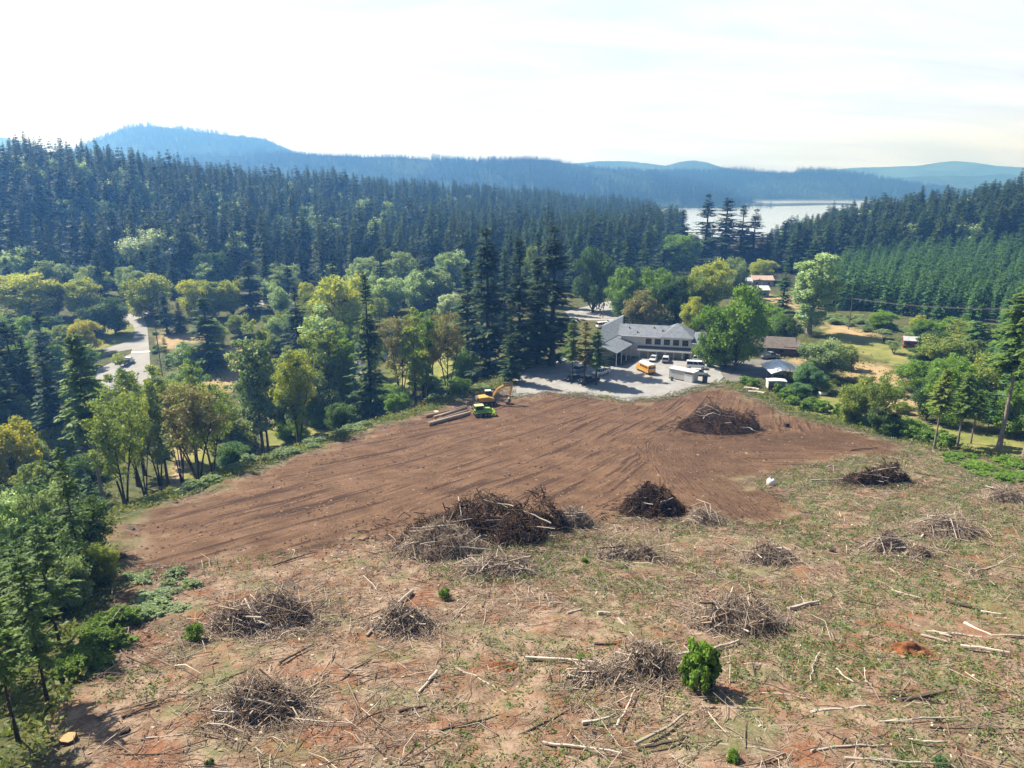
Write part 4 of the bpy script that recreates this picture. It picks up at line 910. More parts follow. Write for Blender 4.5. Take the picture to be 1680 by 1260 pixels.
def litter():
    N = 92000; p = field_pts(N, g_); x, y = p[:, 0], p[:, 1]
    dens = .5 + .5 * vnoise(x, y, 9, 41); k = g_.random(N) < .25 + .85 * dens; x, y = x[k], y[k]; N = len(x)
    az = g_.random(N) * 6.28; d = np.stack([np.cos(az), np.sin(az) * .8, g_.normal(0, .16, N)], 1)
    L = np.clip(g_.lognormal(-.45, .66, N), .2, 3.4); r = (.011 + .011 * L) * g_.uniform(.6, 1.35, N)
    z = hgt(x, y) + .06 + np.abs(g_.normal(0, .07, N)) + np.abs(d[:, 2]) * L * .4
    v, q = sticks_np(np.stack([x, y, z], 1), d, L, r, g_.normal(0, .09, N), g_)
    t = np.repeat(np.clip(g_.beta(1.5, 1.5, N), 0, 1), 9)
    tag(link('twig_litter', mesh_np('twig_litter', v, q, tint=t, mats=[M_twig])), 'grey brown twigs and broken branches littering the cleared ground', 'twigs', kind='stuff')
    N = 36000; p = field_pts(N, g_); x, y = p[:, 0], p[:, 1]; z = hgt(x, y) + .05
    c = np.stack([x, y, z + g_.random(N) * .12], 1); nv = nrm(g_.normal(0, .55, (N, 3)) + [0, 0, 1]); a = nrm(np.cross(nv, g_.normal(0, 1, (N, 3)))); b = np.cross(nv, a)
    s = g_.uniform(.035, .15, N)[:, None]; w_ = s * g_.uniform(.25, .8, N)[:, None]
    v = np.stack([c - a * s - b * w_, c + a * s - b * w_ * .6, c + a * s * .8 + b * w_, c - a * s * .7 + b * w_ * .8], 1).reshape(-1, 3)
    tag(link('bark_litter', mesh_np('bark_litter', v, np.arange(len(v)).reshape(-1, 4), tint=np.repeat(g_.beta(1.2, 1.8, N), 4), mats=[M_twig])), 'chips of bark and dead fern scattered over the cleared ground', 'bark', kind='stuff')
    # clods of the graded soil
    N = 16000; p = field_pts(N, g_, dirt=True, ymax=190); x, y = p[:, 0], p[:, 1]; s = np.clip(g_.lognormal(-2.5, .55, N), .03, .32)[:, None]
    c = np.stack([x, y, hgt(x, y) + .03], 1); an = np.arange(4) * math.pi / 2
    rim = c[:, None] + np.stack([np.cos(an), np.sin(an), 0 * an], 1)[None] * s[:, None] * g_.uniform(.7, 1.3, (N, 4, 1))
    top = c + np.concatenate([g_.normal(0, .3, (N, 2)) * s, s * g_.uniform(.5, .95, (N, 1))], 1)
    v = np.concatenate([rim, top[:, None]], 1).reshape(-1, 3); b = (np.arange(N) * 5)[:, None]
    tr = np.stack([np.concatenate([b + i, b + (i + 1) % 4, b + 4], 1) for i in range(4)], 1).reshape(-1, 3)
    mclod = woodmat('soil_clods', (.060, .032, .020), (.125, .070, .042), (.25, .17, .115))
    tag(link('soil_clods', mesh_np('soil_clods', v, None, tr, tint=np.repeat(g_.random(N) ** 1.5, 5), mats=[mclod])), 'loose clods and splinters on the graded brown soil', 'clods', kind='stuff')
    # weeds and grass
    N = 21000; p = field_pts(N, g_, -3); x, y = p[:, 0], p[:, 1]
    gr = vnoise(x, y, 13, 51) * .6 + vnoise(x, y, 5, 52) * .4 + np.clip((x + y * .1 - 10) / 90, -.35, .4); k = gr + g_.normal(0, .16, N) > np.where(x < 10, .16, .10); x, y = x[k], y[k]; N = len(x); nl = 15
    c = np.stack([x, y, hgt(x, y) + .05], 1)[:, None]; rad = g_.uniform(.15, .70, N)[:, None, None]
    o = g_.normal(0, .55, (N, nl, 3)) * rad * [1, 1, .0]; h_ = g_.uniform(.05, .42, (N, nl, 1)) * np.array([0, 0, 1.]) * (rad * 1.4)
    pos = (c + o + h_).reshape(-1, 3); n = len(pos); nv = nrm(g_.normal(0, .8, (n, 3)) + [0, 0, .7]); a = nrm(np.cross(nv, g_.normal(0, 1, (n, 3)))); b = np.cross(nv, a); s = g_.uniform(.05, .15, n)[:, None]
    v = np.stack([pos - a * s, pos - b * s * .45, pos + a * s, pos + b * s * .45], 1).reshape(-1, 3)
    mw = leafmat('weeds', (.065, .115, .034), (.185, .265, .090), .35, alt=(.26, .24, .09), altamt=.12)
    tag(link('weeds', mesh_np('weeds', v, np.arange(len(v)).reshape(-1, 4), tint=np.repeat(np.clip(np.repeat(g_.random(N), nl) * .6 + g_.random(n) * .5, 0, 1), 4), mats=[mw])), 'low green weeds growing in patches over the cleared ground', 'weeds', kind='stuff')
litter()
def verge():
    """grass, fern and bramble cover round the rims of the field and on the banks"""
    N = 18000; X = g_.uniform(-120, 130, N * 4); Y = g_.uniform(25, 235, N * 4)
    dl, _ = seg_dist(X, Y, EDGE_L[:12]); dr, _ = seg_dist(X, Y, EDGE_R); out = ~inside(X, Y, FIELD)
    k = out & (sdf(X, Y, LOT) < -1) & (sdf(X, Y, DIRT) < -.5) & (sdf(X, Y, YARD) < 0) & (sdf(X, Y, ROAD) < -1) & (np.abs(X / (Y + 3)) < 1.15) & (g_.random(N * 4) < np.maximum(.10, np.maximum(np.exp(-dl / 9), np.exp(-dr / 7))))
    for l_ in LAWN: k &= ~(inside(X, Y, l_) & (g_.random(N * 4) < .9))
    x, y = X[k][:N], Y[k][:N]; N = len(x); nl = 16; c = np.stack([x, y, hgt(x, y)], 1)[:, None]; rad = g_.uniform(.3, 1.0, N)[:, None, None]
    pos = (c + g_.normal(0, .5, (N, nl, 3)) * rad * [1, 1, 0] + g_.uniform(.05, .95, (N, nl, 1)) * np.array([0, 0, 1.]) * rad * .9).reshape(-1, 3); n = len(pos)
    nv = nrm(g_.normal(0, .9, (n, 3)) + [0, 0, .6]); a = nrm(np.cross(nv, g_.normal(0, 1, (n, 3)))); b = np.cross(nv, a); s = g_.uniform(.10, .30, n)[:, None]
    v = np.stack([pos - a * s, pos - b * s * .5, pos + a * s, pos + b * s * .5], 1).reshape(-1, 3)
    mw = leafmat('verge_plants', (.060, .100, .028), (.190, .235, .070), .35, alt=(.30, .25, .11), altamt=.14)
    tag(link('verge_plants', mesh_np('verge_plants', v, np.arange(len(v)).reshape(-1, 4), tint=np.repeat(np.clip(np.repeat(g_.random(N), nl) * .7 + g_.random(n) * .4, 0, 1), 4), mats=[mw])), 'tangled grass, fern and bramble along the rims of the field', 'undergrowth', kind='stuff')
verge()

def blog(name, pts, r0, r1, m, parent=None, n=7, wob=.04, seed=0):
    g = random.Random(seed); pts = [Vector(p) for p in pts]; full = []
    for a, b in zip(pts[:-1], pts[1:]):
        for k in range(3): full.append(a.lerp(b, k / 3) + (Vector((g.uniform(-1, 1), g.uniform(-1, 1), g.uniform(-.6, .6))) * wob * (b - a).length if (k or len(full)) else Vector()))
    full.append(pts[-1]); N = len(full); b_ = MB(); b_.tube(full, [r0 + (r1 - r0) * i / (N - 1) for i in range(N)], n); o = b_.build(name, m, parent, smooth=False)
    at = o.data.attributes.new('tint', 'FLOAT', 'POINT'); at.data.foreach_set('value', [g.random() * .2 + .5 * ((seed * 37) % 100) / 100 for _ in range(len(o.data.vertices))]); return o

NP_ = [0]
def pile(px, base, wpx, top, label, style='grey', n=420, lobes=None, nlog=5, cat='brush pile', dep=.75, pale=0):
    NP_[0] += 1; g = np.random.default_rng(900 + NP_[0]); c0 = P(px, base); W_ = wpx * proj(c0)[2] / F; a = W_ / 2
    cy = c0[1] + a * dep * .85; c0 = np.array([c0[0], cy, G(c0[0], cy)]); H = max(.6, top_h(c0, top) * (.58 if style != 'dark' else .80))
    e = empty('brush_pile', c0); tag(e, label, cat)
    lobes = lobes or [(0, 0, 1, 1), (g.uniform(-.4, .4), g.uniform(-.3, .3), .55, .75)]
    def hz(u, v):                         # height of the heap above its base, u and v in units of its half width
        z = 0 * u
        for lx, ly, lr, lh in lobes: z = np.maximum(z, lh * H * np.clip(1 - ((u - lx) ** 2 + ((v - ly) / dep) ** 2) / lr ** 2, 0, 1) ** .95)
        return z * (1 + .42 * vnoise(u * a, v * a, 1.1, 3) + .25 * vnoise(u * a, v * a, .5, 4))
    def gz(x, y): return hgt(c0[0] + x, c0[1] + y) - c0[2]
    n1 = 34; uu, vv = np.meshgrid(np.linspace(-1.05, 1.05, n1), np.linspace(-1.05 * dep, 1.05 * dep, n1))
    zz = hz(uu, vv) * .38; zz = zz * (1 + .35 * vnoise(uu * a, vv * a, .9, NP_[0])) + np.where(zz > .02, vnoise(uu * a, vv * a, .5, 5) * .12, -.3)
    V = np.stack([uu * a, vv * a, zz + gz(uu * a, vv * a) - .05], -1).reshape(-1, 3); i = np.arange(n1 - 1)[:, None] * n1 + np.arange(n1 - 1)[None]
    link('soil_core', mesh_np('soil_core', V, np.stack([i, i + 1, i + n1 + 1, i + n1], -1).reshape(-1, 4), mats=[M_core if style == 'dark' else M_corelt]), e)
    n = int(n * (4.2 if style != 'dark' else 3.2)); u = g.uniform(-1.7, 1.7, n * 7); v = g.uniform(-1.7, 1.7, n * 7) * dep; z = hz(u, v); rr_ = u ** 2 + (v / dep) ** 2; k = (z > 0) | (g.random(n * 7) < .5 * np.exp(-(np.sqrt(rr_) - .8) * 3.2)); u, v, z = u[k][:n], v[k][:n], z[k][:n]; n = len(u)
    gx = (hz(u + .04, v) - z) / (.04 * a); gy = (hz(u, v + .04) - z) / (.04 * a); az = g.random(n) * 6.28; fav = g.random() * 3.14; az = np.where(g.random(n) < .5, fav + g.normal(0, .45, n), az)
    d = np.stack([np.cos(az), np.sin(az), np.clip(np.cos(az) * gx + np.sin(az) * gy, -.9, .9) + g.normal(0, .30 if style != 'dark' else .65, n) * (z > 0)], 1)
    if style == 'dark': L = g.uniform(.35, 1.7, n); r = np.clip(g.lognormal(-3.35, .6, n), .012, .13)
    else: L = np.clip(g.lognormal(.35, .55, n), .4, .9 * a + 1.2); r = np.clip(g.lognormal(-4.05, .5, n), .007, .06) * (1 + .2 * L / 2)
    w = g.random(n) ** .45; cz = z * (.45 + .60 * w) + .05 + gz(u * a, v * a)
    vv_, q = sticks_np(np.stack([u * a, v * a, cz], 1), d, L, r, g.normal(0, .16 if style != 'dark' else .24, n), g, 3)
    t = np.clip(g.beta(1.4, 1.6 if style != 'dark' else 3.0, n) , 0, 1)
    b = link('brush', mesh_np('brush', vv_, q, tint=np.repeat(t, 9), mats=[M_root if style == 'dark' else M_brush]), e); b['kind'] = 'stuff'
    for k in range(nlog * 2):
        az = g.random() * 6.28; L_ = g.uniform(.45, 1.0) * a * (1.1 if style != 'dark' else .7) + .5; uu_, v2 = g.uniform(-.6, .6), g.uniform(-.75, .3) * dep; zc = float(hz(np.array(uu_), np.array(v2))) + .12 + float(gz(uu_ * a, v2 * a))
        dd = np.array([math.cos(az), math.sin(az) * .6, g.uniform(-.25, .25)]); p = np.array([uu_ * a, v2 * a, zc])
        blog('log', [p - dd * L_ / 2, p + g.normal(0, .08, 3), p + dd * L_ / 2], g.uniform(.04, .085), g.uniform(.025, .05), M_pale if (k % 3 and style != 'dark') or k % 2 else M_dlog, e, 6, .03, NP_[0] * 10 + k)
    for k in range(pale):                 # crooked bleached branches standing out of the heap
        uu_, v2 = g.uniform(-.7, .8), g.uniform(-.7, .5) * dep; p = np.array([uu_ * a, v2 * a, float(hz(np.array(uu_), np.array(v2))) + float(gz(uu_ * a, v2 * a))]); pts = [p]
        for s in range(3): p = p + np.array([g.uniform(-1, 1) * .22 * a, g.uniform(-.5, .2) * .2 * a, g.uniform(-.2, .32) * .3 * a]); p[2] = max(p[2], .2 + float(gz(p[0], p[1]))); pts.append(p)
        blog('branch', pts, .11, .05, M_pale, e, 6, .05, k + 50)
    return e
pile(802, 905, 300, 806, 'largest heap of dark roots and slash at the edge of the graded soil', 'dark', 1500, [(-.62, -.30, .42, .62), (-.05, .20, .60, .95), (.62, .30, .32, 1.0), (.30, -.15, .38, .6), (-.35, .05, .45, .75)], 10, dep=.62)
pile(722, 918, 150, 838, 'grey brown stick heap at the lower left end of the largest root heap', 'grey', 560, None, 6)
pile(942, 868, 66, 822, 'small grey twig heap touching the right end of the largest root heap', 'grey', 260, None, 3)
pile(1076, 850, 112, 793, 'rounded dark root heap right of the largest one', 'dark', 620, [(0, 0, 1, 1), (-.45, -.1, .5, .8)], 6)
pile(1162, 862, 66, 828, 'small twig heap with an upright stick beside the rounded dark heap', 'grey', 260, None, 3)
pile(1190, 712, 138, 661, 'dark brush heap with bleached crooked branches nearest the gravel lot', 'dark', 900, [(0, 0, 1, .8), (-.15, .35, .55, 1.0), (.5, -.05, .5, .85), (-.6, -.1, .4, .6)], 4, dep=.7, pale=9)
pile(1452, 800, 128, 760, 'dark flat heap with cut log ends at the right corner of the soil', 'dark', 560, [(-.3, 0, .6, .7), (.4, .2, .6, 1.0)], 7, dep=.5)
pile(1662, 826, 66, 788, 'grey stick heap cut by the right picture edge', 'grey', 260, None, 4)
pile(1572, 884, 122, 836, 'wide grey stick heap below the dark flat heap at right', 'grey', 520, None, 6)
pile(1482, 914, 104, 862, 'grey stick heap with long poles trailing down to the right', 'grey', 420, [(-.2, .1, .7, 1), (.5, -.5, .45, .5)], 9)
pile(1270, 930, 96, 882, 'small conical heap of short upright sticks right of centre', 'grey', 380, None, 6)
pile(1222, 1042, 160, 968, 'large rounded grey heap above the lone green bush', 'grey', 760, None, 7)
pile(1032, 926, 128, 884, 'low grey heap on the green patch right of the root heap', 'grey', 460, [(-.2, .1, .6, .8), (.25, 0, .6, 1)], 5, dep=.5)
pile(820, 946, 136, 902, 'flat pale heap with crossed poles below the largest root heap', 'grey', 380, [(0, 0, 1, .8)], 9, dep=.55)
pile(414, 1044, 164, 966, 'tall grey heap with long bleached poles on the left of the clearing', 'grey', 900, [(.2, .2, .7, 1), (-.4, -.2, .6, .65)], 12)
pile(655, 1040, 92, 984, 'small heap under two long parallel bleached logs', 'grey', 320, None, 5)
pile(408, 1186, 134, 1114, 'dense twiggy heap lowest on the left of the clearing', 'grey', 820, None, 8)
pile(1068, 1112, 108, 1046, 'twiggy heap just left of the lone green bush', 'grey', 620, None, 6)
pile(990, 1120, 110, 1092, 'flat spread of trailing sticks left of the lone green bush', 'grey', 260, [(0, 0, 1, .7)], 7, dep=.4)

BR = [((677, 973), (602, 1047), .13, 0, 'longest bleached log lying on the small heap left of centre'), ((650, 995), (572, 1022), .06, 1, 'thin pole beside the longest bleached log'), ((717, 1105), (687, 1140), .10, 0, 0), ((655, 1172), (700, 1162), .10, 1, 0), ((485, 1182), (575, 1190), .05, 0, 0), ((460, 1090), (515, 1060), .08, 1, 0), ((750, 1100), (840, 1145), .07, 0, 0), ((720, 1203), (840, 1172), .07, 1, 0),
 ((862, 1083), (985, 1092), .12, 0, 'long pale log pointing at the twiggy heap by the lone bush'), ((975, 1060), (1103, 1057), .08, 1, 'long dark pole lying across the top of the twiggy heap'), ((1105, 1080), (1212, 1054), .11, 0, 'tan log sticking out behind the lone green bush'), ((1040, 1225), (1128, 1173), .09, 0, 'straight pale log below the lone green bush'), ((1050, 1232), (1130, 1213), .08, 1, 0), ((890, 1222), (1020, 1240), .08, 0, 0), ((1150, 1163), (1260, 1168), .07, 0, 0), ((1012, 1195), (1042, 1135), .07, 0, 0), ((955, 1190), (1005, 1178), .10, 0, 0), ((840, 1182), (895, 1160), .07, 1, 0), ((840, 1215), (940, 1165), .06, 1, 0), ((1014, 1017), (1050, 1056), .08, 0, 0), ((1068, 1112), (1118, 1107), .09, 0, 0),
 ((1293, 1002), (1343, 990), .14, 0, 'thick pale log with a dark end right of the large rounded heap'), ((1462, 971), (1510, 984), .09, 0, 0), ((1552, 990), (1608, 1005), .15, 1, 'dark rotten log above the white poles at right'), ((1608, 1006), (1642, 1011), .10, 0, 0), ((1500, 1030), (1560, 1048), .10, 0, 0), ((1520, 1040), (1610, 1049), .10, 0, 0), ((1582, 1027), (1625, 1046), .14, 0, 'thickest of the white poles near the right edge'), ((1625, 1047), (1690, 1048), .11, 0, 0), ((1575, 1064), (1655, 1075), .13, 0, 'lowest of the white poles near the right edge'), ((1510, 1045), (1555, 1057), .09, 0, 0), ((1330, 1174), (1425, 1163), .11, 0, 'white pole lying alone at lower right'), ((1475, 1152), (1570, 1134), .10, 1, 'crossed dark branch, upper of two at lower right'), ((1460, 1142), (1550, 1160), .08, 1, 'crossed dark branch, lower of two at lower right'), ((1450, 1188), (1575, 1180), .06, 0, 0), ((1525, 1197), (1685, 1201), .06, 1, 0), ((1330, 1236), (1450, 1226), .07, 0, 0), ((1490, 1218), (1550, 1221), .08, 0, 0), ((1385, 1248), (1540, 1258), .09, 0, 0), ((1345, 1073), (1330, 1120), .05, 0, 0), ((1372, 1100), (1400, 1122), .06, 0, 0), ((448, 930), (518, 908), .07, 1, 'thin dark pole above the tall grey heap on the left'), ((240, 1215), (300, 1208), .06, 0, 0), ((200, 1180), (262, 1160), .07, 1, 0), ((560, 1120), (610, 1085), .06, 1, 0), ((1250, 1140), (1330, 1150), .05, 0, 0), ((1180, 1225), (1290, 1240), .06, 0, 0), ((930, 1010), (955, 1003), .12, 0, 0), ((980, 1010), (1000, 1010), .14, 0, 0), ((1390, 985), (1440, 996), .07, 1, 0), ((1600, 940), (1650, 925), .08, 0, 0), ((1510, 885), (1525, 870), .10, 0, 0), ((1330, 790), (1395, 788), .12, 0, 'pale log left of the dark flat heap at right'), ((1500, 777), (1535, 783), .16, 1, 'dark log right of the dark flat heap'), ((1395, 740), (1440, 736), .10, 1, 0)]
for i, (a, b, r, dk, lb) in enumerate(BR):
    A, B = P(*a), P(*b); m_ = (A + B) / 2; z = lambda p: G(p[0], p[1]) + r * .8 + .10
    r *= 1.25; o = blog('fallen_branch', [Vector((q[0] - m_[0], q[1] - m_[1], z(q) - z(m_))) for q in (A, m_ + np.array([random.uniform(-.2, .2), random.uniform(-.2, .2), 0]), B)], r, r * .55, M_dlog if dk else M_pale, None, 7, .03, i + 200)
    o.location = (m_[0], m_[1], z(m_))
    tag(o, lb or ('dark broken branch lying flat on the cleared ground' if dk else 'bleached broken branch lying flat on the cleared ground'), 'branch', None if lb else ('dark branches strewn over the clearing' if dk else 'bleached branches strewn over the clearing'))

M_cut = simple('fresh_cut_wood', (.42, .22, .09), .8, var=.2, scale=5); M_cutp = simple('pale_cut_wood', (.52, .42, .30), .8, var=.15, scale=5)
def stump(px, py, wpx, label, m, h=.45):
    g = P(px, py); r = wpx * proj(g)[2] / F / 2; e = empty('tree_stump', (g[0], g[1], g[2] - .1)); tag(e, label, 'stump'); R_ = random.Random(int(px))
    ring = lambda k, z: [(math.cos(t) * r * k * w, math.sin(t) * r * k * w, z) for t, w in zip([i * 2 * math.pi / 12 for i in range(12)], ws)]
    ws = [R_.uniform(.85, 1.15) for _ in range(12)]
    MB().hull([ring(1.35, 0), ring(1.08, .15), ring(1.0, h)]).build('bark', M_dlog, e); MB().hull([ring(.93, h - .02), ring(.93, h + .02)]).build('cut_face', m, e)
stump(114, 1220, 25, 'fresh orange topped stump at the bottom left of the clearing', M_cut, .55); stump(206, 1202, 15, 'dark low stump right of the orange topped one', M_dlog, .3)
stump(732, 664, 9, 'pale round stump above the stacked logs', M_cutp, .4); stump(716, 677, 9, 'pale round stump touching the stacked logs', M_cutp, .4); stump(772, 652, 8, 'small pale stump near the excavator cab', M_cutp, .4)
stump(213, 872, 17, 'black root stump at the left corner of the soil', M_dlog, .5); stump(200, 917, 15, 'dark root stump lower on the left rim of the soil', M_dlog, .5); stump(288, 828, 9, 'small dark stump on the left rim of the soil', M_dlog, .5); stump(1290, 700, 9, 'short dark snag on the soil right of the bleached heap', M_dlog, .9); stump(1365, 905, 10, 'dark stump left of the trailing pole heap', M_dlog, .4)
def mound(px, py, wpx, hh, label):
    g = P(px, py); a = wpx * proj(g)[2] / F / 2; n = 22; u, v = np.meshgrid(np.linspace(-1, 1, n), np.linspace(-1, 1, n)); z = hh * np.clip(1 - u * u - v * v, 0, 1) * (1 + .8 * vnoise(u * a, v * a, .5, int(px)))
    V = np.stack([u * a, v * a * .6, z - .12 + hgt(g[0] + u * a, g[1] + v * a * .6) - g[2]], -1).reshape(-1, 3); i = np.arange(n - 1)[:, None] * n + np.arange(n - 1)[None]
    o = link('soil_mound', mesh_np('soil_mound', V, np.stack([i, i + 1, i + n + 1, i + n], -1).reshape(-1, 4), mats=[M_red]), None, g); tag(o, label, 'mound')
M_red = simple('red_subsoil', (.165, .066, .030), .95, var=.4, scale=2, bump=.3, spec=.1)
mound(1487, 1068, 88, .55, 'low red brown mound of turned earth at right'); mound(1015, 1058, 40, .35, 'rusty patch of turned earth left of the twiggy heap'); mound(822, 1092, 60, .3, 'rusty bare hump of earth in the middle foreground'); mound(1180, 985, 60, .3, 'reddish bare hump above the large rounded heap')
bush = tree('K', 'green', 1147, 1132, 1050, 56, 'lone dense green bush standing in the foreground of the clearing', 'bush')
for k in range(3):
    dx = P(1147 + (-18, 16, 4)[k], 1128 - 4 * k); tree('K', 'dark' if k == 1 else 'green', 1147 + (-14, 16, 0)[k], 1130 - 3 * k, 1070 - 6 * k, 34, ('left leafy shoot of the lone bush clump', 'right shoot of the lone bush clump', 'tallest back shoot of the lone bush clump')[k], 'bush')
for px, py, tp, lf, lb in ((730, 982, 962, 'green', 'tiny green sapling on the green patch left of centre'), (952, 1085, 1070, 'bright', 'tiny bright sapling beside the long pale log'), (320, 1050, 1020, 'bright', 'bright weed clump at the foot of the tall left heap'), (960, 925, 912, 'bright', 'bright tuft at the left end of the low grey heap'), (345, 1258, 1242, 'dark', 'dark tuft at the bottom edge left of centre'), (1200, 1250, 1228, 'green', 'green tuft at the bottom edge below the lone bush'), (1540, 1258, 1236, 'teal', 'bluish tuft at the bottom edge on the right')):
    tree('S', lf, px, py, tp, (py - tp) * 1.0, lb, 'plant', None, 'sapling')
# ------------------------------------------------------------ vehicles, machines and buildings
def paint(name, c, rough=.35, coat=.3):
    m, t, o = mat(name); co = t.n('ShaderNodeTexCoord', None, 'Object')
    k = t.mix(t.sm(t.noise(co, 1.6, 5, .65), .35, .75), c, tuple(x * .82 + .012 for x in c))
    o(t.n('ShaderNodeBsdfPrincipled', {'Base Color': k, 'Roughness': rough, 'Coat Weight': coat, 'Coat Roughness': .15})); return m
def glassm():
    m, t, o = mat('dark_glass'); o(t.n('ShaderNodeBsdfPrincipled', {'Base Color': (.018, .028, .033), 'Roughness': .2, 'Specular IOR Level': .2})); return m
M_glass = glassm(); M_tyre = simple('tyre_rubber', (.022, .022, .023), .85, var=.3); M_rim = simple('wheel_metal', (.42, .42, .43), .35, .7, var=.1); M_steel = simple('worn_steel', (.19, .18, .17), .5, .6, var=.3)
M_lamp = simple('clear_lamp', (.75, .76, .74), .2, var=.05); M_red_l = simple('red_lamp', (.42, .02, .015), .3, var=.05); M_black = simple('black_trim', (.02, .02, .021), .6, var=.2)
M_white = paint('white_paint', (.80, .80, .79)); M_cream = simple('cream_siding', (.60, .56, .48), .8, var=.08, scale=1.2); M_yellow = paint('bus_yellow', (.78, .36, .015))
def wheel(x, y, r, w, par):
    t = MB().tube([(x, y - w / 2, r), (x, y + w / 2, r)], r, 18).build('wheel', M_tyre, par, .03); rm = MB().tube([(x, y - w / 2 - .012, r), (x, y + w / 2 + .012, r)], r * .6, 12).build('rim', M_rim, None); rm.parent = t
def place(name, px, py, head, label, cat, group=None):
    g = P(px, py); e = empty(name, (g[0], g[1], G(g[0], g[1]) + .10), math.atan2(head[1], head[0])); tag(e, label, cat, group); return e
def car(px, py, head, kind, m, label, group=None, nm=None):
    e = place(nm or {'sedan': 'parked_car', 'suv': 'parked_car', 'pickup': 'pickup_truck', 'van': 'parked_van'}[kind], px, py, head, label, {'sedan': 'car', 'suv': 'car', 'pickup': 'pickup', 'van': 'van'}[kind], group)
    W_ = {'sedan': .89, 'suv': .95, 'pickup': .98, 'van': 1.0}[kind]; L = {'sedan': 4.6, 'suv': 4.7, 'pickup': 5.7, 'van': 5.4}[kind] / 2
    belt, roof = {'sedan': (.92, 1.44), 'suv': (1.06, 1.74), 'pickup': (1.10, 1.84), 'van': (1.25, 2.15)}[kind]; gc = .28 if kind in ('sedan',) else .36
    hood = belt - .12
    prof = [(-L, gc + .15), (-L + .06, belt - .05), (-L + .3, belt), (L * .42, belt), (L - .35, hood), (L - .03, hood - .22), (L, gc + .12), (L - .2, gc), (-L + .2, gc)]
    if kind == 'van': prof[4] = (L - .25, hood - .05)
    n = len(prof); rings = []
    for y, k in ((-W_, .0), (-W_ + .07, .05), (W_ - .07, .05), (W_, .0)):
        rings.append([(x * (1 if abs(y) < W_ else .985), y, z + (k if z > gc + .3 else 0)) for x, z in prof])
    b = MB().hull(rings).build('body', m, e, .05)
    ca = {'sedan': (-L + .55, -L + 1.25, L * .16, L * .55), 'suv': (-L + .08, -L + .35, L * .22, L * .55), 'pickup': (-L * .12, -L * .05, L * .32, L * .58), 'van': (-L + .06, -L + .18, L * .52, L * .82)}[kind]
    def cab(z0, z1, f0, f1, y0, y1):
        lo = [(ca[0] + (ca[1] - ca[0]) * f0, z0), (ca[3] + (ca[2] - ca[3]) * f0, z0)]; hi = [(ca[0] + (ca[1] - ca[0]) * f1, z1), (ca[3] + (ca[2] - ca[3]) * f1, z1)]
        q = lambda p, y, z: [(p[0][0], -y, z), (p[1][0], -y, z), (p[1][0], y, z), (p[0][0], y, z)]
        return MB().hull([q(lo, y0, z0), q(hi, y1, z1)])
    cab(belt, roof - .06, 0, .92, W_ - .05, W_ - .2).build('window', M_glass, e, .03); cab(roof - .06, roof, .9, 1.06, W_ - .18, W_ - .24).build('roof', m, e, .03)
    pil = MB()
    for s in (-1, 1):
        for f in ((.0, .38, .66, 1.0) if kind != 'pickup' else (.0, .5, 1.0)):
            x0 = ca[0] + (ca[3] - ca[0]) * f; x1 = ca[1] + (ca[2] - ca[1]) * f; pil.tube([(x0, s * (W_ - .035), belt + .02), (x1, s * (W_ - .19), roof - .03)], .045, 4)
    pil.build('pillar', m, e)
    if kind == 'pickup':
        MB().box(-L + .12, -L * .16, -W_ + .12, W_ - .12, belt - .02, belt + .075).build('bed', M_black, e)
        for s in (-1, 1): MB().box(-L + .05, -L * .14, s * (W_ - .06) - .05, s * (W_ - .06) + .05, belt, belt + .14).build('bed_rail', m, e)
    for s in (-1, 1):
        MB().box(L - .12, L + .015, s * (W_ - .28) - .16, s * (W_ - .28) + .16, hood - .22, hood - .06).build('headlight', M_lamp, e); MB().box(-L - .015, -L + .1, s * (W_ - .2) - .12, s * (W_ - .2) + .12, belt - .3, belt - .08).build('taillight', M_red_l, e)
        MB().box(ca[2] + .25, ca[2] + .42, s * (W_ + .1) - .1, s * (W_ + .1) + .1, belt, belt + .14).build('mirror', M_black, e)
    MB().box(L - .02, L + .05, -W_ + .1, W_ - .1, gc + .05, gc + .24).build('bumper', M_black, e); MB().box(-L - .05, -L + .02, -W_ + .1, W_ - .1, gc + .05, gc + .24).build('bumper', M_black, e)
    r = .33 if kind == 'sedan' else .38
    for x in (-L * .6, L * .62):
        for s in (-1, 1): wheel(x, s * (W_ - .1), r, .26, e)
    return e
M_silver = paint('silver_paint', (.48, .50, .52)); M_blueg = paint('blue_grey_paint', (.16, .20, .27)); M_blk = paint('black_paint', (.018, .019, .022)); M_dblue = paint('dark_blue_paint', (.03, .04, .07))
car(949, 611, (-.75, -.66), 'suv', M_blueg, 'blue grey car under the left slim pine, behind the dark car', 'cars under the slim pines')
car(941, 624, (-.8, -.55), 'sedan', M_dblue, 'dark blue car parked lowest under the left slim pine', 'cars under the slim pines')
car(966, 628, (-.85, -.5), 'pickup', M_blk, 'black pickup parked in the shade below the slim pines', 'cars under the slim pines')
car(986, 615, (-.72, -.7), 'pickup', M_white, 'white pickup right of the black one under the slim pines', 'cars under the slim pines')
car(1072, 592, (-.35, -.93), 'sedan', M_silver, 'pale sedan parked before the school arcade, left of the grey one', 'cars in front of the school')
car(1092, 594, (.25, .97), 'suv', M_silver, 'grey car with its tail to us, right of the pale sedan', 'cars in front of the school')
car(1150, 594, (.95, -.3), 'suv', M_white, 'white car nearest the school corner behind the small shed', 'cars behind the small shed')
car(1168, 598, (.95, -.3), 'sedan', M_white, 'white sedan half hidden under the trees at the school corner', 'cars behind the small shed')
car(1142, 605, (.97, -.22), 'van', M_white, 'white van behind the right end of the small shed', 'cars behind the small shed')
car(1146, 616, (.97, -.22), 'suv', M_silver, 'silver car just behind the small shed, nearest the soil', 'cars behind the small shed')
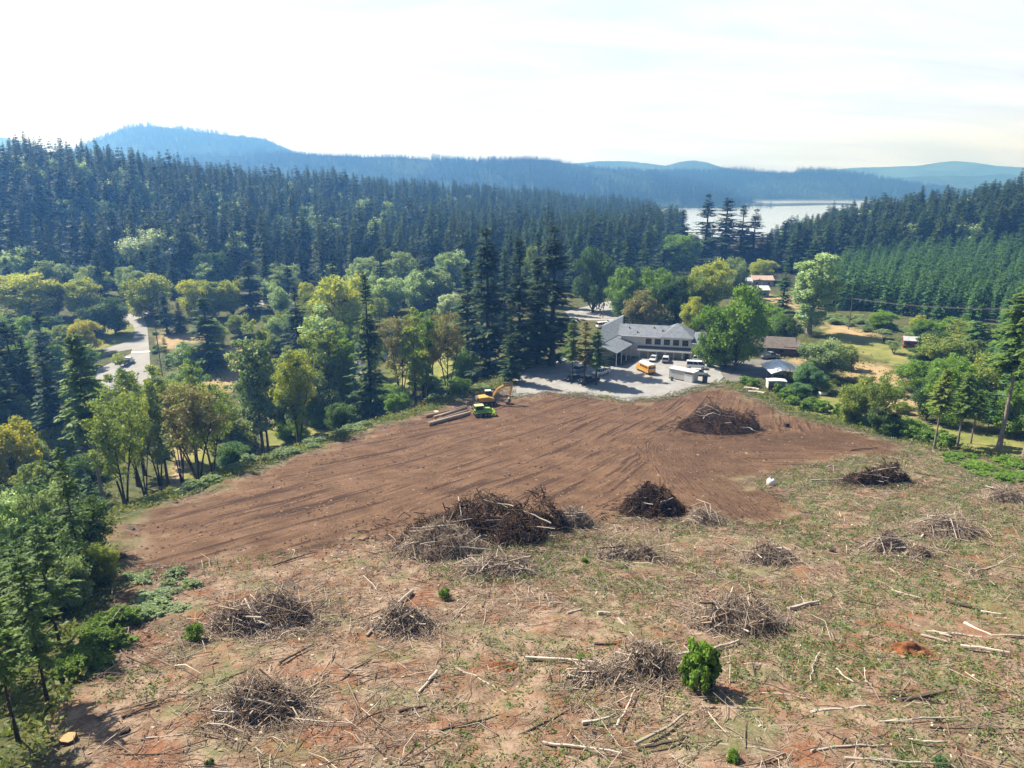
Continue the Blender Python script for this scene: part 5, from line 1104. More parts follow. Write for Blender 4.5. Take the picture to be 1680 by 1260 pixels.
car(990, 538, (.9, .4), 'van', M_white, 'white van parked behind the roof of the school wing', 'cars behind the school wing'); car(1006, 533, (.9, .4), 'suv', M_silver, 'grey car parked behind the white van', 'cars behind the school wing'); car(1018, 529, (.9, .4), 'sedan', M_blk, 'dark car farthest behind the school wing roof', 'cars behind the school wing')
car(1262, 588, (.9, .3), 'pickup', M_blueg, 'dull blue pickup parked in the shade of the brown roofed house'); car(1244, 584, (.8, -.5), 'sedan', M_dblue, 'dark car in shade left of the dull blue pickup'); car(1290, 582, (.95, .1), 'sedan', M_white, 'pale car at the right end of the brown roofed house')
car(1572, 588, (.9, .2), 'van', M_white, 'white van glimpsed between the trees at the right edge')

def bus():
    A, B = P(1044, 606), P(1063, 615); h = (A - B)[:2]; h = h / np.linalg.norm(h); e = place('school_bus', 1059, 611, h, 'short yellow school bus with a white roof on the gravel lot', 'bus')
    L, W_ = 3.1, 1.16
    MB().hull([[(x, y, z) for x, z in ((-L, .5), (-L, 2.45), (L - 1.25, 2.45), (L - .95, 1.55), (L - .15, 1.35), (L, 1.1), (L, .5))] for y in (-W_, W_)]).build('body', M_yellow, e, .08)
    q = lambda w, z: [(-L + .05, -w, z), (L - 1.3, -w, z), (L - 1.3, w, z), (-L + .05, w, z)]
    MB().hull([q(W_ - .02, 2.455), q(W_ - .14, 2.64), q(W_ - .45, 2.74)]).build('roof', M_white, e, .04)
    for s in (-1, 1):
        for k in range(5): MB().box(-L + .45 + k * .78, -L + 1.05 + k * .78, s * (W_ + .008) - .02, s * (W_ + .008) + .02, 1.62, 2.22).build('window', M_glass, e)
        MB().box(-L + .1, L - .3, s * (W_ + .006) - .012, s * (W_ + .006) + .012, 1.22, 1.29).build('trim_stripe', M_black, e)
        MB().box(-L - .03, -L + .02, s * .85 - .14, s * .85 + .14, 1.0, 1.25).build('taillight', M_red_l, e); MB().box(L - .03, L + .03, s * .8 - .13, s * .8 + .13, .85, 1.08).build('headlight', M_lamp, e)
        MB().box(-L - .03, -L + .02, s * .62 - .34, s * .62 + .34, 1.62, 2.18).build('rear_window', M_glass, e)
        for x in (-L + 1.15, L - .75): wheel(x, s * (W_ - .14), .44, .28, e)
    MB().box(-L - .035, -L + .02, -.26, .26, .75, 2.2).build('rear_door', M_yellow, e); MB().box(-L - .045, -L + .02, -.2, .2, 1.6, 2.1).build('rear_door_window', M_glass, e)
    MB().box(L - 1.2, L - 1.02, -W_ + .1, W_ - .1, 1.62, 2.3).build('windscreen', M_glass, e); MB().box(-L - .12, -L, -W_ + .05, W_ - .05, .45, .68).build('bumper', M_black, e); MB().box(L, L + .12, -W_ + .05, W_ - .05, .45, .68).build('bumper', M_black, e)
bus()
def pick(px, py, head, label, cat, nm, box_, load):
    e = place(nm, px, py, head, label, cat); return e
def road_truck():
    e = place('flatbed_truck', 208, 598, (.15, 1), 'white truck carrying dark crates on the paved court', 'truck'); L = 2.9
    MB().hull([[(x, y, z) for x, z in ((.7, .5), (.7, 2.1), (1.7, 2.1), (2.1, 1.35), (L, 1.2), (L, .5))] for y in (-1, 1)]).build('cab', M_white, e, .06); MB().box(-L, .6, -1.08, 1.08, .8, .98).build('bed', M_steel, e)
    MB().box(-2.6, -1.1, -1.0, 1.0, .985, 1.9).build('crate', M_dblue, e, .04); MB().box(-1.0, .4, -.9, .9, .985, 1.6).build('crate', M_black, e, .04); MB().box(1.75, 2.08, -.86, .86, 1.42, 2.0).build('windscreen', M_glass, e)
    for x in (-1.9, 2.0):
        for s in (-1, 1): wheel(x, s * .9, .42, .28, e)
    e = place('motorhome', 346, 722, (1, .15), 'white motorhome half hidden by the tree trunks above the lawn', 'motorhome'); MB().hull([[(x, y, z) for x, z in ((-3.2, .5), (-3.2, 2.9), (1.9, 2.9), (2.1, 2.2), (3.2, 1.4), (3.2, .5))] for y in (-1.15, 1.15)]).build('body', M_white, e, .1)
    MB().box(-2.6, -1.2, -1.17, 1.17, 1.6, 2.2).build('window', M_glass, e); MB().box(-.6, .6, -1.17, 1.17, 1.6, 2.2).build('window', M_glass, e); MB().box(-3.0, 1.6, -1.16, 1.16, 1.15, 1.3).build('side_stripe', M_blueg, e)
    for x in (-1.9, 2.1):
        for s in (-1, 1): wheel(x, s * 1.02, .42, .28, e)
road_truck()
M_exc = paint('machine_yellow', (.55, .31, .06), .5, .1); M_lime = paint('lime_green_paint', (.25, .44, .06), .5, .1)
def track(y, L, h, w, e):
    pts = [(L / 2 * math.cos(t) if abs(math.cos(t)) < .999 else L / 2 * math.cos(t), 0, 0) for t in (0,)]; prof = []
    for k in range(16):
        t = 2 * math.pi * k / 16; prof.append((math.copysign(L / 2 - h / 2, math.cos(t)) + h / 2 * math.cos(t), h / 2 + h / 2 * math.sin(t)))
    b = MB().prism(prof, y - w / 2, y + w / 2).build('track', M_tyre, e, .02); hub = MB()
    for x in (-L / 2 + h / 2, -L / 6, L / 6, L / 2 - h / 2): hub.tube([(x, y - w / 2 - .02, h / 2), (x, y + w / 2 + .02, h / 2)], h * .34, 10)
    o = hub.build('track_wheel', M_steel, None); o.parent = b
def excavator():
    e = place('excavator', 801, 664, (.98, .2), 'yellow excavator with its arm folded down at the lot edge', 'excavator'); [track(s * 1.05, 3.8, .8, .55, e) for s in (-1, 1)]
    MB().box(-1.2, 1.2, -.6, .6, .5, .95).build('undercarriage', M_steel, e); MB().hull([[(x, y, z) for x, z in ((-2.1, 1.0), (-2.3, 1.3), (-2.2, 2.0), (-.2, 2.1), (1.2, 1.7), (1.3, 1.0))] for y in (-1.3, 1.3)]).build('engine_housing', M_exc, e, .08)
    MB().hull([[(x, y, z) for x, z in ((-2.75, 1.05), (-2.85, 1.5), (-2.7, 2.0), (-2.31, 2.0), (-2.31, 1.05))] for y in (-1.25, 1.25)]).build('counterweight', M_steel, e, .08)
    c = MB().hull([[(x, y, z) for x, z in ((-.5, 1.75), (-.5, 3.0), (.7, 3.0), (1.15, 2.4), (1.15, 1.75))] for y in (.35, 1.27)]).build('cab', M_glass, e, .04); r_ = MB().box(-.6, .8, .28, 1.34, 3.0, 3.14).build('cab_roof', M_white, None, .03); r_.parent = c
    B = [(.9, -.1, 1.6), (2.2, -.1, 3.6), (3.6, -.1, 4.35), (5.6, -.1, 4.6)]; bm = MB()
    for a, b in zip(B[:-1], B[1:]): bm.tube([a, b], [.34, .30], 4)
    bm.build('boom', M_exc, e, .03); MB().tube([(5.55, -.1, 4.95), (5.5, -.1, 4.4), (4.9, -.1, 1.3)], [.2, .28, .17], 4).build('stick', M_exc, e, .03)
    MB().tube([(1.3, .15, 1.5), (2.9, .15, 3.7)], .1, 8).build('hydraulic_cylinder', M_steel, e); MB().tube([(3.4, -.1, 4.75), (5.5, -.1, 5.0)], .1, 8).build('hydraulic_cylinder', M_steel, e)
    MB().hull([[(x, y, z) for x, z in ((4.95, 1.35), (5.2, .7), (4.7, .05), (4.0, .1), (3.8, .55), (4.4, .5), (4.6, 1.2))] for y in (-.65, .45)]).build('bucket', M_steel, e, .03)
def skidder():
    e = place('logging_tractor', 791, 683, (.96, .28), 'lime green tracked logging tractor at the end of the log stack', 'tractor'); e.scale = (.9, .9, .88); [track(s * .95, 4.0, 1.0, .5, e) for s in (-1, 1)]
    MB().hull([[(x, y, z) for x, z in ((-1.9, .7), (-2.0, 1.7), (.2, 1.75), (2.2, 1.65), (2.5, 1.3), (2.4, .7))] for y in (-.68, .68)]).build('body', M_lime, e, .08); MB().hull([[(x, y, z) for x, z in ((.4, 1.76), (.4, 2.1), (1.9, 2.0), (2.2, 1.7))] for y in (-.55, .55)]).build('hood', M_lime, e, .05)
    for s in (-1, 1): MB().box(-2.0, 1.9, s * .97 - .3, s * .97 + .3, 1.08, 1.2).build('fender', M_lime, e, .03)
    c = MB().hull([[(x, y, z) for x, z in ((-1.7, 1.76), (-1.6, 2.75), (.1, 2.75), (.35, 1.76))] for y in (-.72, .72)]).build('cab', M_glass, e, .03)
    for x0, x1 in ((-1.72, -1.62), (.33, .1)):
        for s in (-1, 1): MB().tube([(x0, s * .75, 1.75), (x1, s * .75, 2.8)], .08, 4).build('cab_post', M_lime, e)
    MB().box(-1.85, .35, -.85, .85, 2.78, 2.9).build('cab_roof', paint('pale_lime_paint', (.55, .70, .30)), e, .04)
    MB().hull([[(x, y, z) for x, z in ((2.9, .15), (3.15, .6), (2.95, 1.3), (2.8, 1.3), (2.95, .6), (2.7, .15))] for y in (-1.5, 1.5)]).build('blade', M_lime, e, .02)
    for s in (-1, 1): MB().tube([(1.6, s * .7, .6), (2.85, s * .7, .55)], .1, 6).build('push_arm', M_steel, e)
    MB().tube([(-1.9, -.6, 1.5), (-2.7, -.5, 2.5), (-2.7, .5, 2.5), (-1.9, .6, 1.5)], .12, 6).build('logging_arch', M_steel, e)
excavator(); skidder()
M_logb = simple('fir_bark', (.24, .18, .135), .9, var=.3, scale=3); M_logp = simple('peeled_log', (.40, .31, .235), .85, var=.25, scale=2)
for i, (a, b, r, m_, up_, lb) in enumerate((((703, 699), (771, 680), .42, M_logp, 0, 'thickest log nearest the soil in the stack by the green tractor'), ((716, 692), (768, 676), .34, M_logb, 0, 'second log from the soil in the stack by the green tractor'), ((712, 687), (766, 671), .33, M_logp, 0, 'middle long log in the stack by the green tractor'), ((698, 686), (736, 677), .36, M_logb, 0, 'short log with its sawn end at the upper left of the stack'), ((736, 677), (765, 668), .30, M_logb, 0, 'short dark log farthest from the soil in the stack'), ((722, 689), (766, 674), .26, M_logb, .62, 'thin log lying on top of the stack by the green tractor'))):
    A, B = P(*a), P(*b); mm = (A + B) / 2; e = empty('felled_log', (mm[0], mm[1], G(mm[0], mm[1]) + r + .05 + up_)); tag(e, lb, 'log', 'logs stacked by the green tractor'); d = (B - A) / 2; d[2] = (G(*B[:2]) - G(*A[:2])) / 2
    MB().tube([-d, d * .05, d], [r, r * .92, r * .8], 12, True).build('log_bark', m_, e, .02); u = d / np.linalg.norm(d)
    for s, rr in ((-1, r), (1, r * .8)): MB().tube([d * s, d * s + u * s * .02], rr * .9, 12).build('sawn_end', M_cut if s < 0 else M_cutp, e)
for px, py, L, lb in ((1232, 640, 1.6, 'left of the two pale log lengths in the weeds by the soil'), (1240, 646, 1.7, 'right of the two pale log lengths in the weeds by the soil')):
    g = P(px, py); o = blog('log_length', [(-L, .5, .35), (L * .2, 0, .4), (L, -.9, .35)], .38, .34, M_pale, None, 10, .01, int(px)); o.location = g; tag(o, lb, 'log')
g = P(1264, 796); e = empty('water_tank', g); tag(e, 'small white plastic tank standing on the cleared ground', 'tank'); MB().hull([[(math.cos(t) * r, math.sin(t) * r, z) for t in [k * math.pi / 7 for k in range(14)]] for r, z in ((.5, 0), (.58, .1), (.58, .8), (.4, 1.02), (.18, 1.06))]).build('shell', M_white, e, 0, True); MB().tube([(0, 0, 1.05), (0, 0, 1.15)], .16, 10).build('cap', M_black, e)

# ---- buildings
def sidemat(name, c, f=3.2):
    m, t, o = mat(name); co = t.n('ShaderNodeTexCoord', None, 'Object'); wv = t.n('ShaderNodeTexWave', {'Vector': co, 'Scale': f, 'Distortion': .3}, 0, bands_direction='Z')
    k = t.mix(t.sm(t.noise(co, .5, 5, .6), .3, .7), tuple(x * .86 for x in c), c); k = t.mix(t.math('MULTIPLY', wv, .18), k, tuple(x * .6 for x in c)); o(t.n('ShaderNodeBsdfPrincipled', {'Base Color': k, 'Roughness': .8})); return m
def roofmat(name, c, sc=1.2, rough=.9, metal=0.):
    m, t, o = mat(name); co = t.n('ShaderNodeTexCoord', None, 'Object'); k = t.mix(t.sm(t.noise(co, sc, 6, .7), .3, .7), tuple(x * .75 for x in c), tuple(x * 1.2 for x in c)); k = t.mix(t.math('MULTIPLY', t.sm(t.noise(co, .35, 4, .6), .45, .7), .4), k, tuple(x * .6 for x in c))
    o(t.n('ShaderNodeBsdfPrincipled', {'Base Color': k, 'Roughness': rough, 'Metallic': metal, 'Normal': t.n('ShaderNodeBump', {'Strength': .4, 'Distance': .05, 'Height': t.noise(co, 6, 3, .7)})})); return m
M_wall = sidemat('pale_siding', (.70, .69, .655)); M_wallb = sidemat('beige_siding', (.50, .43, .34)); M_shin = roofmat('grey_shingles', (.145, .165, .20)); M_shinb = roofmat('slate_blue_shingles', (.13, .155, .185)); M_shind = roofmat('dark_shingles', (.075, .085, .10)); M_trim = simple('white_trim', (.72, .72, .70), .6, var=.06)
def slab(pts, th):
    """a roof sheet: corners listed round, given a thickness downwards"""
    n = len(pts); return MB().add([(*p[:2], p[2]) for p in pts] + [(*p[:2], p[2] - th) for p in pts], [tuple(range(n)), tuple(range(2 * n - 1, n - 1, -1))] + [(i, (i + 1) % n, (i + 1) % n + n, i + n) for i in range(n)])
def school():
    A, B = P(1049, 585), P(1133, 590); u = (B - A)[:2]; Ln = float(np.linalg.norm(u)); u = u / Ln; ang = math.atan2(u[1], u[0])
    e = empty('school_building', (A[0], A[1], G(A[0], A[1])), ang); tag(e, 'long pale school building with grey roofs, upper windows and arcade', 'school'); s = Ln / 14.0
    L, D, H = Ln, 11.0, 6.0; dp = proj(A)[2] / F
    H = top_h(P(1090, 587), 550) * .93; H1 = H * .5; W2 = 2.0
    x0 = -5.5
    MB().box(x0, L, 0, D, -.3, H).build('upper_wall', M_wall, e)
    rz = H + 2.2
    r_ = MB(); ov = .5; r_.add(slab([(x0 - 1, -ov, H - .05), (L - 4.5, -ov, H - .05), (L - 4.5, D / 2, rz), (x0 - 1, D / 2, rz)], .16).v, slab([(0, 0, 0)] * 4, .1).f); r_.add(slab([(L - 4.5, D + ov, H - .05), (x0 - 1, D + ov, H - .05), (x0 - 1, D / 2, rz), (L - 4.5, D / 2, rz)], .16).v, slab([(0, 0, 0)] * 4, .1).f); r_.build('main_roof', M_shin, e)
    for xv, yv in ((x0 + 2, D * .3), (L * .25, D * .36), (L * .42, D * .24), (x0 + 4.5, D * .12)):
        zv = H - .05 + (yv + ov) / (D / 2 + ov) * (rz - H + .05); MB().box(xv - .18, xv + .18, yv - .18, yv + .18, zv - .15, zv + .42).build('roof_vent', M_steel, e, .03)
    # hip block at the right end, a little higher than the long roof
    pk = (L - 4.2, D * .52, H + 3.1); a, b, c, d = (L - 9.0, -ov - .12, H + .02), (L + .55, -ov - .12, H + .02), (L + .55, D + ov, H + .02), (L - 9.0, D + ov, H + .02)
    MB().add([a, b, c, d, pk, (pk[0], pk[1], H)], [(0, 1, 4), (1, 2, 4), (2, 3, 4), (3, 0, 4), (3, 2, 1, 0)]).build('hip_roof', M_shin, e)
    MB().box(x0, L + .3, -.62, -.5, H - .3, H - .06).build('fascia', M_trim, e)
    for xg in (.2, L - .25): MB().tube([(xg, -.56, H - .3), (xg, -.1, H - .75), (xg, -.1, H1 + .3)], .06, 6).build('downpipe', M_trim, e)
    for k in range(5):
        xw = L * (.165 + .178 * k); f = MB()
        for q in ((xw - .98, xw - .86, H1 + .62, H - .55), (xw + .86, xw + .98, H1 + .62, H - .55)): f.box(q[0], q[1], -.09, .02, q[2], q[3])
        f.box(xw - .86, xw + .86, -.09, .02, H - .67, H - .55); f.box(xw - .86, xw + .86, -.09, .02, H1 + .62, H1 + .74); w_ = f.build('window', M_trim, e)
        p = MB().box(xw - .86, xw + .86, -.04, .01, H1 + .74, H - .67).build('pane', M_glass, None); p.parent = w_; mu = MB()
        for j in (1, 2): mu.box(xw - .86 + j * .573 - .02, xw - .86 + j * .573 + .02, -.065, -.042, H1 + .74, H - .67)
        mu.box(xw - .86, xw + .86, -.063, -.041, (H1 + H) / 2 + .03, (H1 + H) / 2 + .08); mm = mu.build('glazing_bar', M_steel, None); mm.parent = w_
    ar = slab([(-.6, -W2, H1 - .5), (L + .3, -W2, H1 - .5), (L + .3, -.02, H1 + .22), (-.6, -.02, H1 + .22)], .14).build('arcade_roof', M_shind, e); MB().box(-.6, L + .3, -W2 - .12, -W2 - .01, H1 - .86, H1 - .52).build('arcade_beam', M_trim, e)
    for k in range(7): MB().box(L * k / 6.05 + .05, L * k / 6.05 + .22, -W2 + .0, -W2 + .17, -.2, H1 - .66).build('arcade_post', M_trim, e)
    MB().box(.02, L - .02, -.06, -.003, -.2, H1 - .3).build('lower_wall', M_wallb, e)
    for xd in (L * .22, L * .58, L * .88): MB().box(xd, xd + 1.0, -.10, -.062, 0, 2.1).build('door', M_shind if xd > L * .8 else M_wallb, e)
    # lower annexe at the right end
    MB().box(L + .01, L + 5.5, -1.0, D - 2, -.3, H * .80).build('annexe_wall', M_wallb, e); slab([(L + .0, -1.5, H * .79), (L + 6, -1.5, H * .79), (L + 6, D / 2, H + .8), (L + .7, D / 2, H + .8)], .15).build('annexe_roof', M_shin, e); MB().box(L + 1.2, L + 2.2, -1.05, -1.005, .6, 1.9).build('annexe_window', M_glass, e)
    # wing running towards us on the left, with its open porch
    I = np.array([math.cos(ang), math.sin(ang)]); J = np.array([-I[1], I[0]])
    def loc(px, py, z):                   # where a roof corner at height z stands, in the building's own axes
        d = ray(px, py); t = (A[2] + z - CAM[2]) / d[2]; q = (np.array(CAM) + d * t)[:2] - A[:2]; return (float(q @ I), float(q @ J), z)
    Hp, Ht, zr = 3.9, 5.5, 7.9
    e1, e2, t1, t2 = loc(1046, 560, Hp), loc(1012, 580, Hp), loc(1019, 548, Ht), loc(994, 565, Ht); r1, r2 = loc(1022, 519, zr), loc(982, 543, zr)
    dx, dy = e2[0] - e1[0], e2[1] - e1[1]; t2 = (t1[0] + dx, t1[1] + dy, Ht); r2 = (r1[0] + dx * 1.02, r1[1] + dy * 1.02, zr)
    slab([e1, t1, t2, e2], .18).build('porch_roof', M_shin, e)
    for k in range(5):
        f = .03 + .94 * k / 4; x, y = e1[0] + dx * f, e1[1] + dy * f; x, y = x + (t1[0] - e1[0]) * .05, y + (t1[1] - e1[1]) * .05; MB().box(x - .1, x + .1, y - .1, y + .1, -.3, Hp - .1).build('porch_post', M_trim, e)
    w = np.array([r1[0] - t1[0], r1[1] - t1[1]]); wl = float(np.linalg.norm(w)); w = w / wl
    def off(p, k, z): return (p[0] + w[0] * k, p[1] + w[1] * k, z)
    c1, c2 = t1, t2; MB().hull([[off(c1, .15, -.3), off(c1, 2 * wl, -.3), off(c2, 2 * wl, -.3), off(c2, .15, -.3)], [off(c1, .15, Ht + .05), off(c1, 2 * wl, Ht + .05), off(c2, 2 * wl, Ht + .05), off(c2, .15, Ht + .05)]]).build('wing_wall', M_wall, e)
    k1 = (c1[0] - dx * .02, c1[1] - dy * .02, 0); k2 = (c2[0] + dx * .04, c2[1] + dy * .04, 0)
    slab([off(k1, 0, Ht + .1), off(k1, wl, zr), off(k2, wl, zr), off(k2, 0, Ht + .1)], .16).build('wing_roof', M_shinb, e); slab([off(k1, 2 * wl + .4, Ht + .1), off(k2, 2 * wl + .4, Ht + .1), off(k2, wl, zr), off(k1, wl, zr)], .16).build('wing_roof', M_shin, e)
    MB().add([off(c2, .15, Ht + .05), off(c2, 2 * wl, Ht + .05), off(c2, wl, zr - .15), off((c2[0] - dx * .01, c2[1] - dy * .01), .15, Ht + .05), off((c2[0] - dx * .01, c2[1] - dy * .01), 2 * wl, Ht + .05), off((c2[0] - dx * .01, c2[1] - dy * .01), wl, zr - .15)], [(0, 1, 2), (5, 4, 3), (0, 2, 5, 3), (1, 4, 5, 2), (0, 3, 4, 1)]).build('gable_wall', M_wall, e)
    print('SCHOOL', Ln, H, ang, e1, e2, t1, t2, r1, r2, wl)
school()
def house(px, py, head, size, wh, rise, name, wm, rm, label, cat='house', door=None, ov=.5, openfront=False, extra=None):
    e = place(name, px, py, head, label, cat); L, D = size[0] / 2, size[1] / 2
    if openfront:
        for x in (-L + .1, 0, L - .1):
            for y in (-D + .1, D - .1): MB().box(x - .08, x + .08, y - .08, y + .08, -.3, wh).build('post', wm, e)
    else: MB().add([(-L, -D, -.4), (L, -D, -.4), (L, D, -.4), (-L, D, -.4), (-L, -D, wh), (L, -D, wh), (L, D, wh), (-L, D, wh), (-L, 0, wh + rise - .12), (L, 0, wh + rise - .12)], [(0, 1, 5, 4), (2, 3, 7, 6), (1, 2, 6, 9, 5), (3, 0, 4, 8, 7), (4, 5, 9, 8), (6, 7, 8, 9), (3, 2, 1, 0)]).build('wall', wm, e)
    k = rise / D
    for s in (-1, 1): slab([(-L - ov, s * (D + ov), wh - k * ov + .05), (L + ov, s * (D + ov), wh - k * ov + .05), (L + ov, 0, wh + rise + .05), (-L - ov, 0, wh + rise + .05)][::s], .12).build('roof', rm, e)
    if not openfront:
        MB().box(-L * .2, -L * .2 + .95, -D - .04, -D + .02, 0, 2.0).build('door', M_trim if door is None else door, e)
        for x in (-L * .7, L * .45): MB().box(x, x + 1.1, -D - .035, -D + .02, 1.0, 1.9).build('window', M_glass, e)
    return e
M_brown = roofmat('brown_shingles', (.115, .095, .085)); M_metal = roofmat('white_metal_roof', (.72, .74, .76), .6, .4, .1); M_galv = roofmat('galvanised_roof', (.50, .51, .52), .8, .5, .3); M_rust = roofmat('rusty_red_roof', (.42, .30, .26), .8); M_redw = sidemat('red_boards', (.20, .035, .03)); M_dwall = sidemat('dark_brown_boards', (.10, .07, .055)); M_teal = sidemat('teal_siding', (.13, .24, .23)); M_rt = roofmat('pale_metal_roof', (.62, .68, .68), .6, .4)
h1 = house(1258, 577, (.97, -.26), (13.5, 9.0), 2.6, 2.0, 'brown_house', M_dwall, M_brown, 'low brown roofed house under the trees right of the school', ov=.8)
sl = slab([(4.0, -4.6, 2.75), (8.8, -4.6, 2.75), (8.8, -.6, 4.1), (4.0, -.6, 4.1)], .15).build('side_roof', M_brown, h1); MB().box(4.2, 8.4, -4.2, -.9, -.3, 2.7).build('side_wall', M_dwall, h1); MB().box(-1.6, -1.0, .5, 1.1, 3.6, 5.0).build('chimney', M_wallb, h1)
house(1281, 622, (.06, 1), (9.0, 7.4), 2.7, 1.3, 'metal_carport', M_steel, M_metal, 'open carport with a bright white metal roof right of the soil', 'carport', ov=.3, openfront=True)
e = place('travel_trailer', 1272, 640, (.98, -.1), 'small white open sided trailer in front of the carport', 'trailer'); MB().box(-2.1, 2.1, -1.1, 1.1, .45, .6).build('floor', M_steel, e); MB().box(-2.1, 2.1, .98, 1.1, .6, 2.35).build('back_wall', M_white, e)
for x in (-2.1, 1.98): MB().box(x, x + .12, -1.1, .98, .6, 2.35).build('end_wall', M_white, e)
MB().hull([[(x, y, z) for x, z in ((-2.3, 2.36), (-2.3, 2.5), (0, 2.68), (2.3, 2.5), (2.3, 2.36))] for y in (-1.25, 1.2)]).build('roof', M_white, e, .04); MB().box(-1.9, -.5, -1.12, -1.0, .6, 1.4).build('red_panel', M_redw, e); MB().box(-.45, -.3, -1.12, -1.0, .6, 2.35).build('door_post', M_trim, e)
for s in (-1, 1): wheel(0, s * 1.0, .34, .22, e)
house(1256, 522, (.97, -.2), (7, 4.5), 2.2, .9, 'small_shed', M_dwall, roofmat('grey_shed_roof', (.20, .20, .22)), 'small dark shed with a grey roof behind the garden trees', 'shed'); house(1495, 570, (.95, -.32), (5.0, 3.6), 2.4, .9, 'red_shed', M_redw, M_galv, 'little dark red shed with a pale roof in the garden', 'shed', M_redw, .25)
house(1240, 486, (1, -.05), (9.5, 7), 3.4, 1.3, 'teal_building', M_teal, M_rt, 'teal walled building with a pale roof beyond the school trees', 'building', M_teal, .4); house(1248, 468, (1, -.05), (10, 7), 3.2, 1.6, 'red_roofed_house', M_wallb, M_rust, 'house with a faded pink red roof behind the teal building'); house(1219, 470, (1, .05), (6, 7), 3.2, 1.2, 'grey_roofed_house', M_wall, M_galv, 'pale house with a grey roof left of the red roofed one')
def shed():
    A, B = P(1097, 621), P(1137, 629); h = (B - A)[:2]; L = float(np.linalg.norm(h)) / 2; m_ = (A + B) / 2; e = empty('storage_shed', (m_[0], m_[1], G(m_[0], m_[1]) + .1), math.atan2(h[1], h[0])); tag(e, 'pale flat roofed storage shed on the gravel below the school', 'shed'); mw = sidemat('dirty_white_panels', (.60, .58, .54), 1.0); H = 2.6
    MB().box(-L, L, 0, 2.6, -.1, H).build('wall', mw, e, .02); MB().box(-L - .12, L + .12, -.15, 2.75, H, H + .16).build('roof', M_white, e, .02); MB().box(L * .28, L * .92, -.06, -.003, .05, 2.1).build('door', M_trim, e); MB().box(L * .30, L * .9, -.14, -.002, 2.12, 2.3).build('door_rail', M_black, e); MB().box(-L, L, -.05, -.003, -.05, .22).build('skirt', M_black, e)
    g = P(1102, 625); e = empty('drum', (g[0], g[1], g[2] + .1)); tag(e, 'blue grey drum standing against the storage shed', 'drum'); MB().tube([(0, 0, 0), (0, 0, .95)], .36, 14).build('barrel', simple('drum_blue', (.07, .13, .17), .5), e, .03); MB().tube([(0, 0, .95), (0, 0, .98)], .33, 14).build('lid', M_black, e)
    e = place('portable_toilet', 1156, 629, (.9, -.3), 'narrow dark booth at the right end of the storage shed', 'booth'); dk = simple('dark_green_plastic', (.02, .035, .035), .5); MB().box(-.6, .6, -.6, .6, 0, 2.2).build('wall', dk, e, .03); MB().hull([[(-.68, -.68, 2.2), (.68, -.68, 2.2), (.68, .68, 2.2), (-.68, .68, 2.2)], [(-.3, -.5, 2.42), (.3, -.5, 2.42), (.3, .5, 2.42), (-.3, .5, 2.42)]]).build('roof', dk, e); MB().box(-.4, .4, -.64, -.603, .1, 2.0).build('door', M_black, e)
shed()
e = place('farm_tractor', 1458, 562, (.95, .2), 'green tractor on the garden lawn left of the red shed', 'tractor'); gm = paint('tractor_green', (.03, .16, .05)); MB().hull([[(x, y, z) for x, z in ((-.2, .7), (-.2, 1.3), (1.6, 1.2), (1.7, .6))] for y in (-.35, .35)]).build('hood', gm, e, .05); MB().box(-1.1, -.2, -.5, .5, .7, 1.0).build('seat_deck', gm, e)
for s in (-1, 1): wheel(-.8, s * .8, .7, .4, e); wheel(1.3, s * .65, .42, .25, e); MB().tube([(-1.1, s * .5, 1.0), (-1.0, s * .5, 2.2)], .05, 4).build('roll_bar', M_black, e)
MB().box(-1.3, .2, -.7, .7, 2.2, 2.28).build('canopy', gm, e)
M_pole = simple('weathered_pole', (.13, .10, .08), .9, var=.3, scale=3)
def upole(px, base, top, label, arms=1):
    g = P(px, base); h = top_h(g, top); e = empty('utility_pole', (g[0], g[1], g[2] - .3)); tag(e, label, 'pole'); MB().tube([(0, 0, 0), (0, 0, h)], [.17, .11], 8).build('pole', M_pole, e)
    for k in range(arms): MB().box(-1.2, 1.2, -.07, .07, h - .8 - k, h - .65 - k).build('crossarm', M_pole, e)
    for x in (-1.1, -.4, .4, 1.1): MB().tube([(x, 0, h - .65), (x, 0, h - .45)], .05, 6).build('insulator', M_steel, e)
    return g, h
upole(989, 522, 470, 'utility pole behind the roof of the school wing', 2); upole(1241, 506, 455, 'utility pole in front of the teal building'); upole(268, 628, 508, 'tall utility pole beside the hedge right of the paved road')
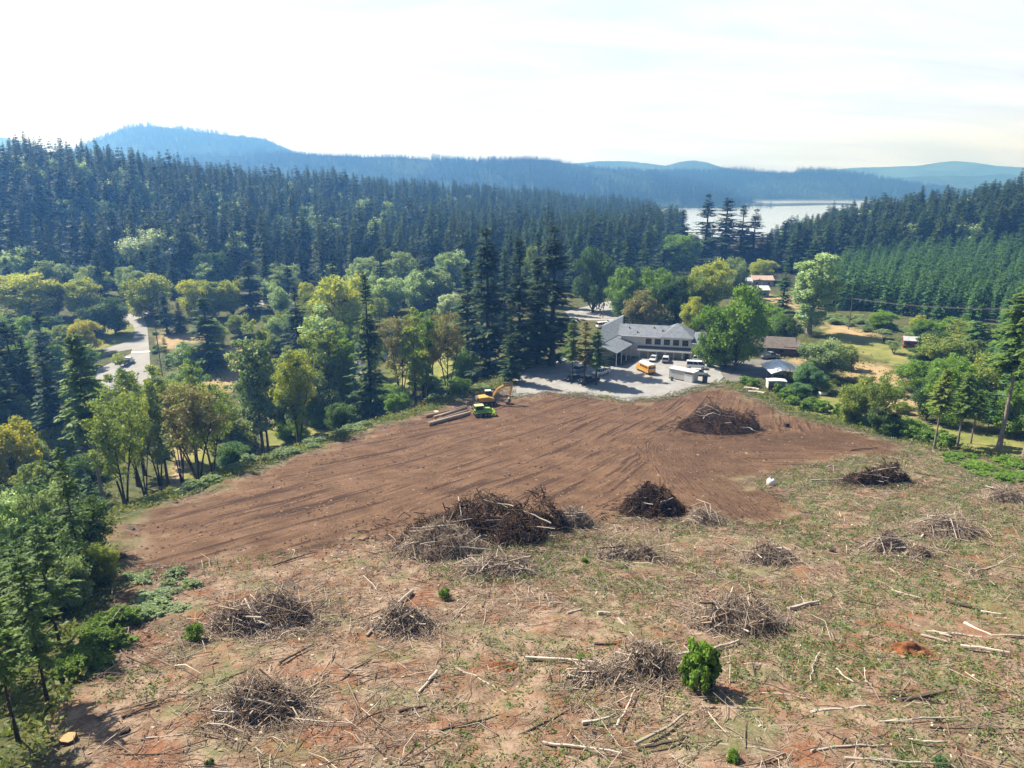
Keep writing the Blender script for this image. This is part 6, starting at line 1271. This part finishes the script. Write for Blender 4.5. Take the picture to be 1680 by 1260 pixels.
pA = upole(1392, 540, 486, 'utility pole at the foot of the plantation behind the cottonwood'); pB = upole(1720, 575, 500, 'utility pole at the plantation foot beyond the right edge')
for k, x in enumerate((-1.0, 0, 1.0)):
    a = Vector((pA[0][0] + x * .2, pA[0][1] + x, pA[0][2] + pA[1] - .75)); b = Vector((pB[0][0] + x * .2, pB[0][1] + x, pB[0][2] + pB[1] - .75)); pts = [a.lerp(b, i / 14) - Vector((0, 0, 1.6 * 4 * (i / 14) * (1 - i / 14))) for i in range(15)]
    tag(MB().tube(pts, .03, 4).build('power_line', M_steel), 'thin power line sagging across the dark front of the plantation', 'power line', 'power lines below the plantation')
g = P(984, 519); e = empty('traffic_barrel', g); tag(e, 'red traffic barrel on the road behind the school', 'barrel'); MB().tube([(0, 0, 0), (0, 0, 1.0)], [.42, .32], 12).build('drum', M_red_l, e); MB().tube([(0, 0, .5), (0, 0, .68)], [.392, .366], 12).build('band', M_white, e)
for px, py, w_, lb in ((1316, 650, 1.6, 'white lidded tub on the grass below the bluish bushes'), (1350, 648, 1.8, 'white board lying on the grass right of the white tub')):
    e = place('garden_tub', px, py, (1, .2), lb, 'tub'); MB().box(-w_ / 2, w_ / 2, -.5, .5, 0, .5).build('tub', M_white, e, .05); MB().box(-w_ / 2 - .05, w_ / 2 + .05, -.55, .55, .5, .58).build('lid', M_trim, e, .02)
M_mark = simple('road_paint', (.70, .70, .68), .7, var=.1)
tag(sheet('road_marking', poly([(215.5, 577.5), (246.5, 576), (246.5, 577.8), (215.5, 579.3)]), M_mark, .12, 1.5), 'white line painted across the paved road', 'road marking', kind='structure')
# ------------------------------------------------------------ haze: the air over the whole place
def haze():
    b = MB().box(-5200, 5200, -200, 5600, -27, 330)
    m, t, o = mat('valley_haze')
    o(t.n('ShaderNodeVolumePrincipled', {'Color': (.14, .39, 1.0), 'Absorption Color': (1, 1, 1), 'Density': HAZE_D, 'Anisotropy': 0.3}), 1)
    tag(b.build('haze', m), 'thin blue haze filling the valley air', 'haze', kind='stuff')
HAZE_D = .00040
haze()
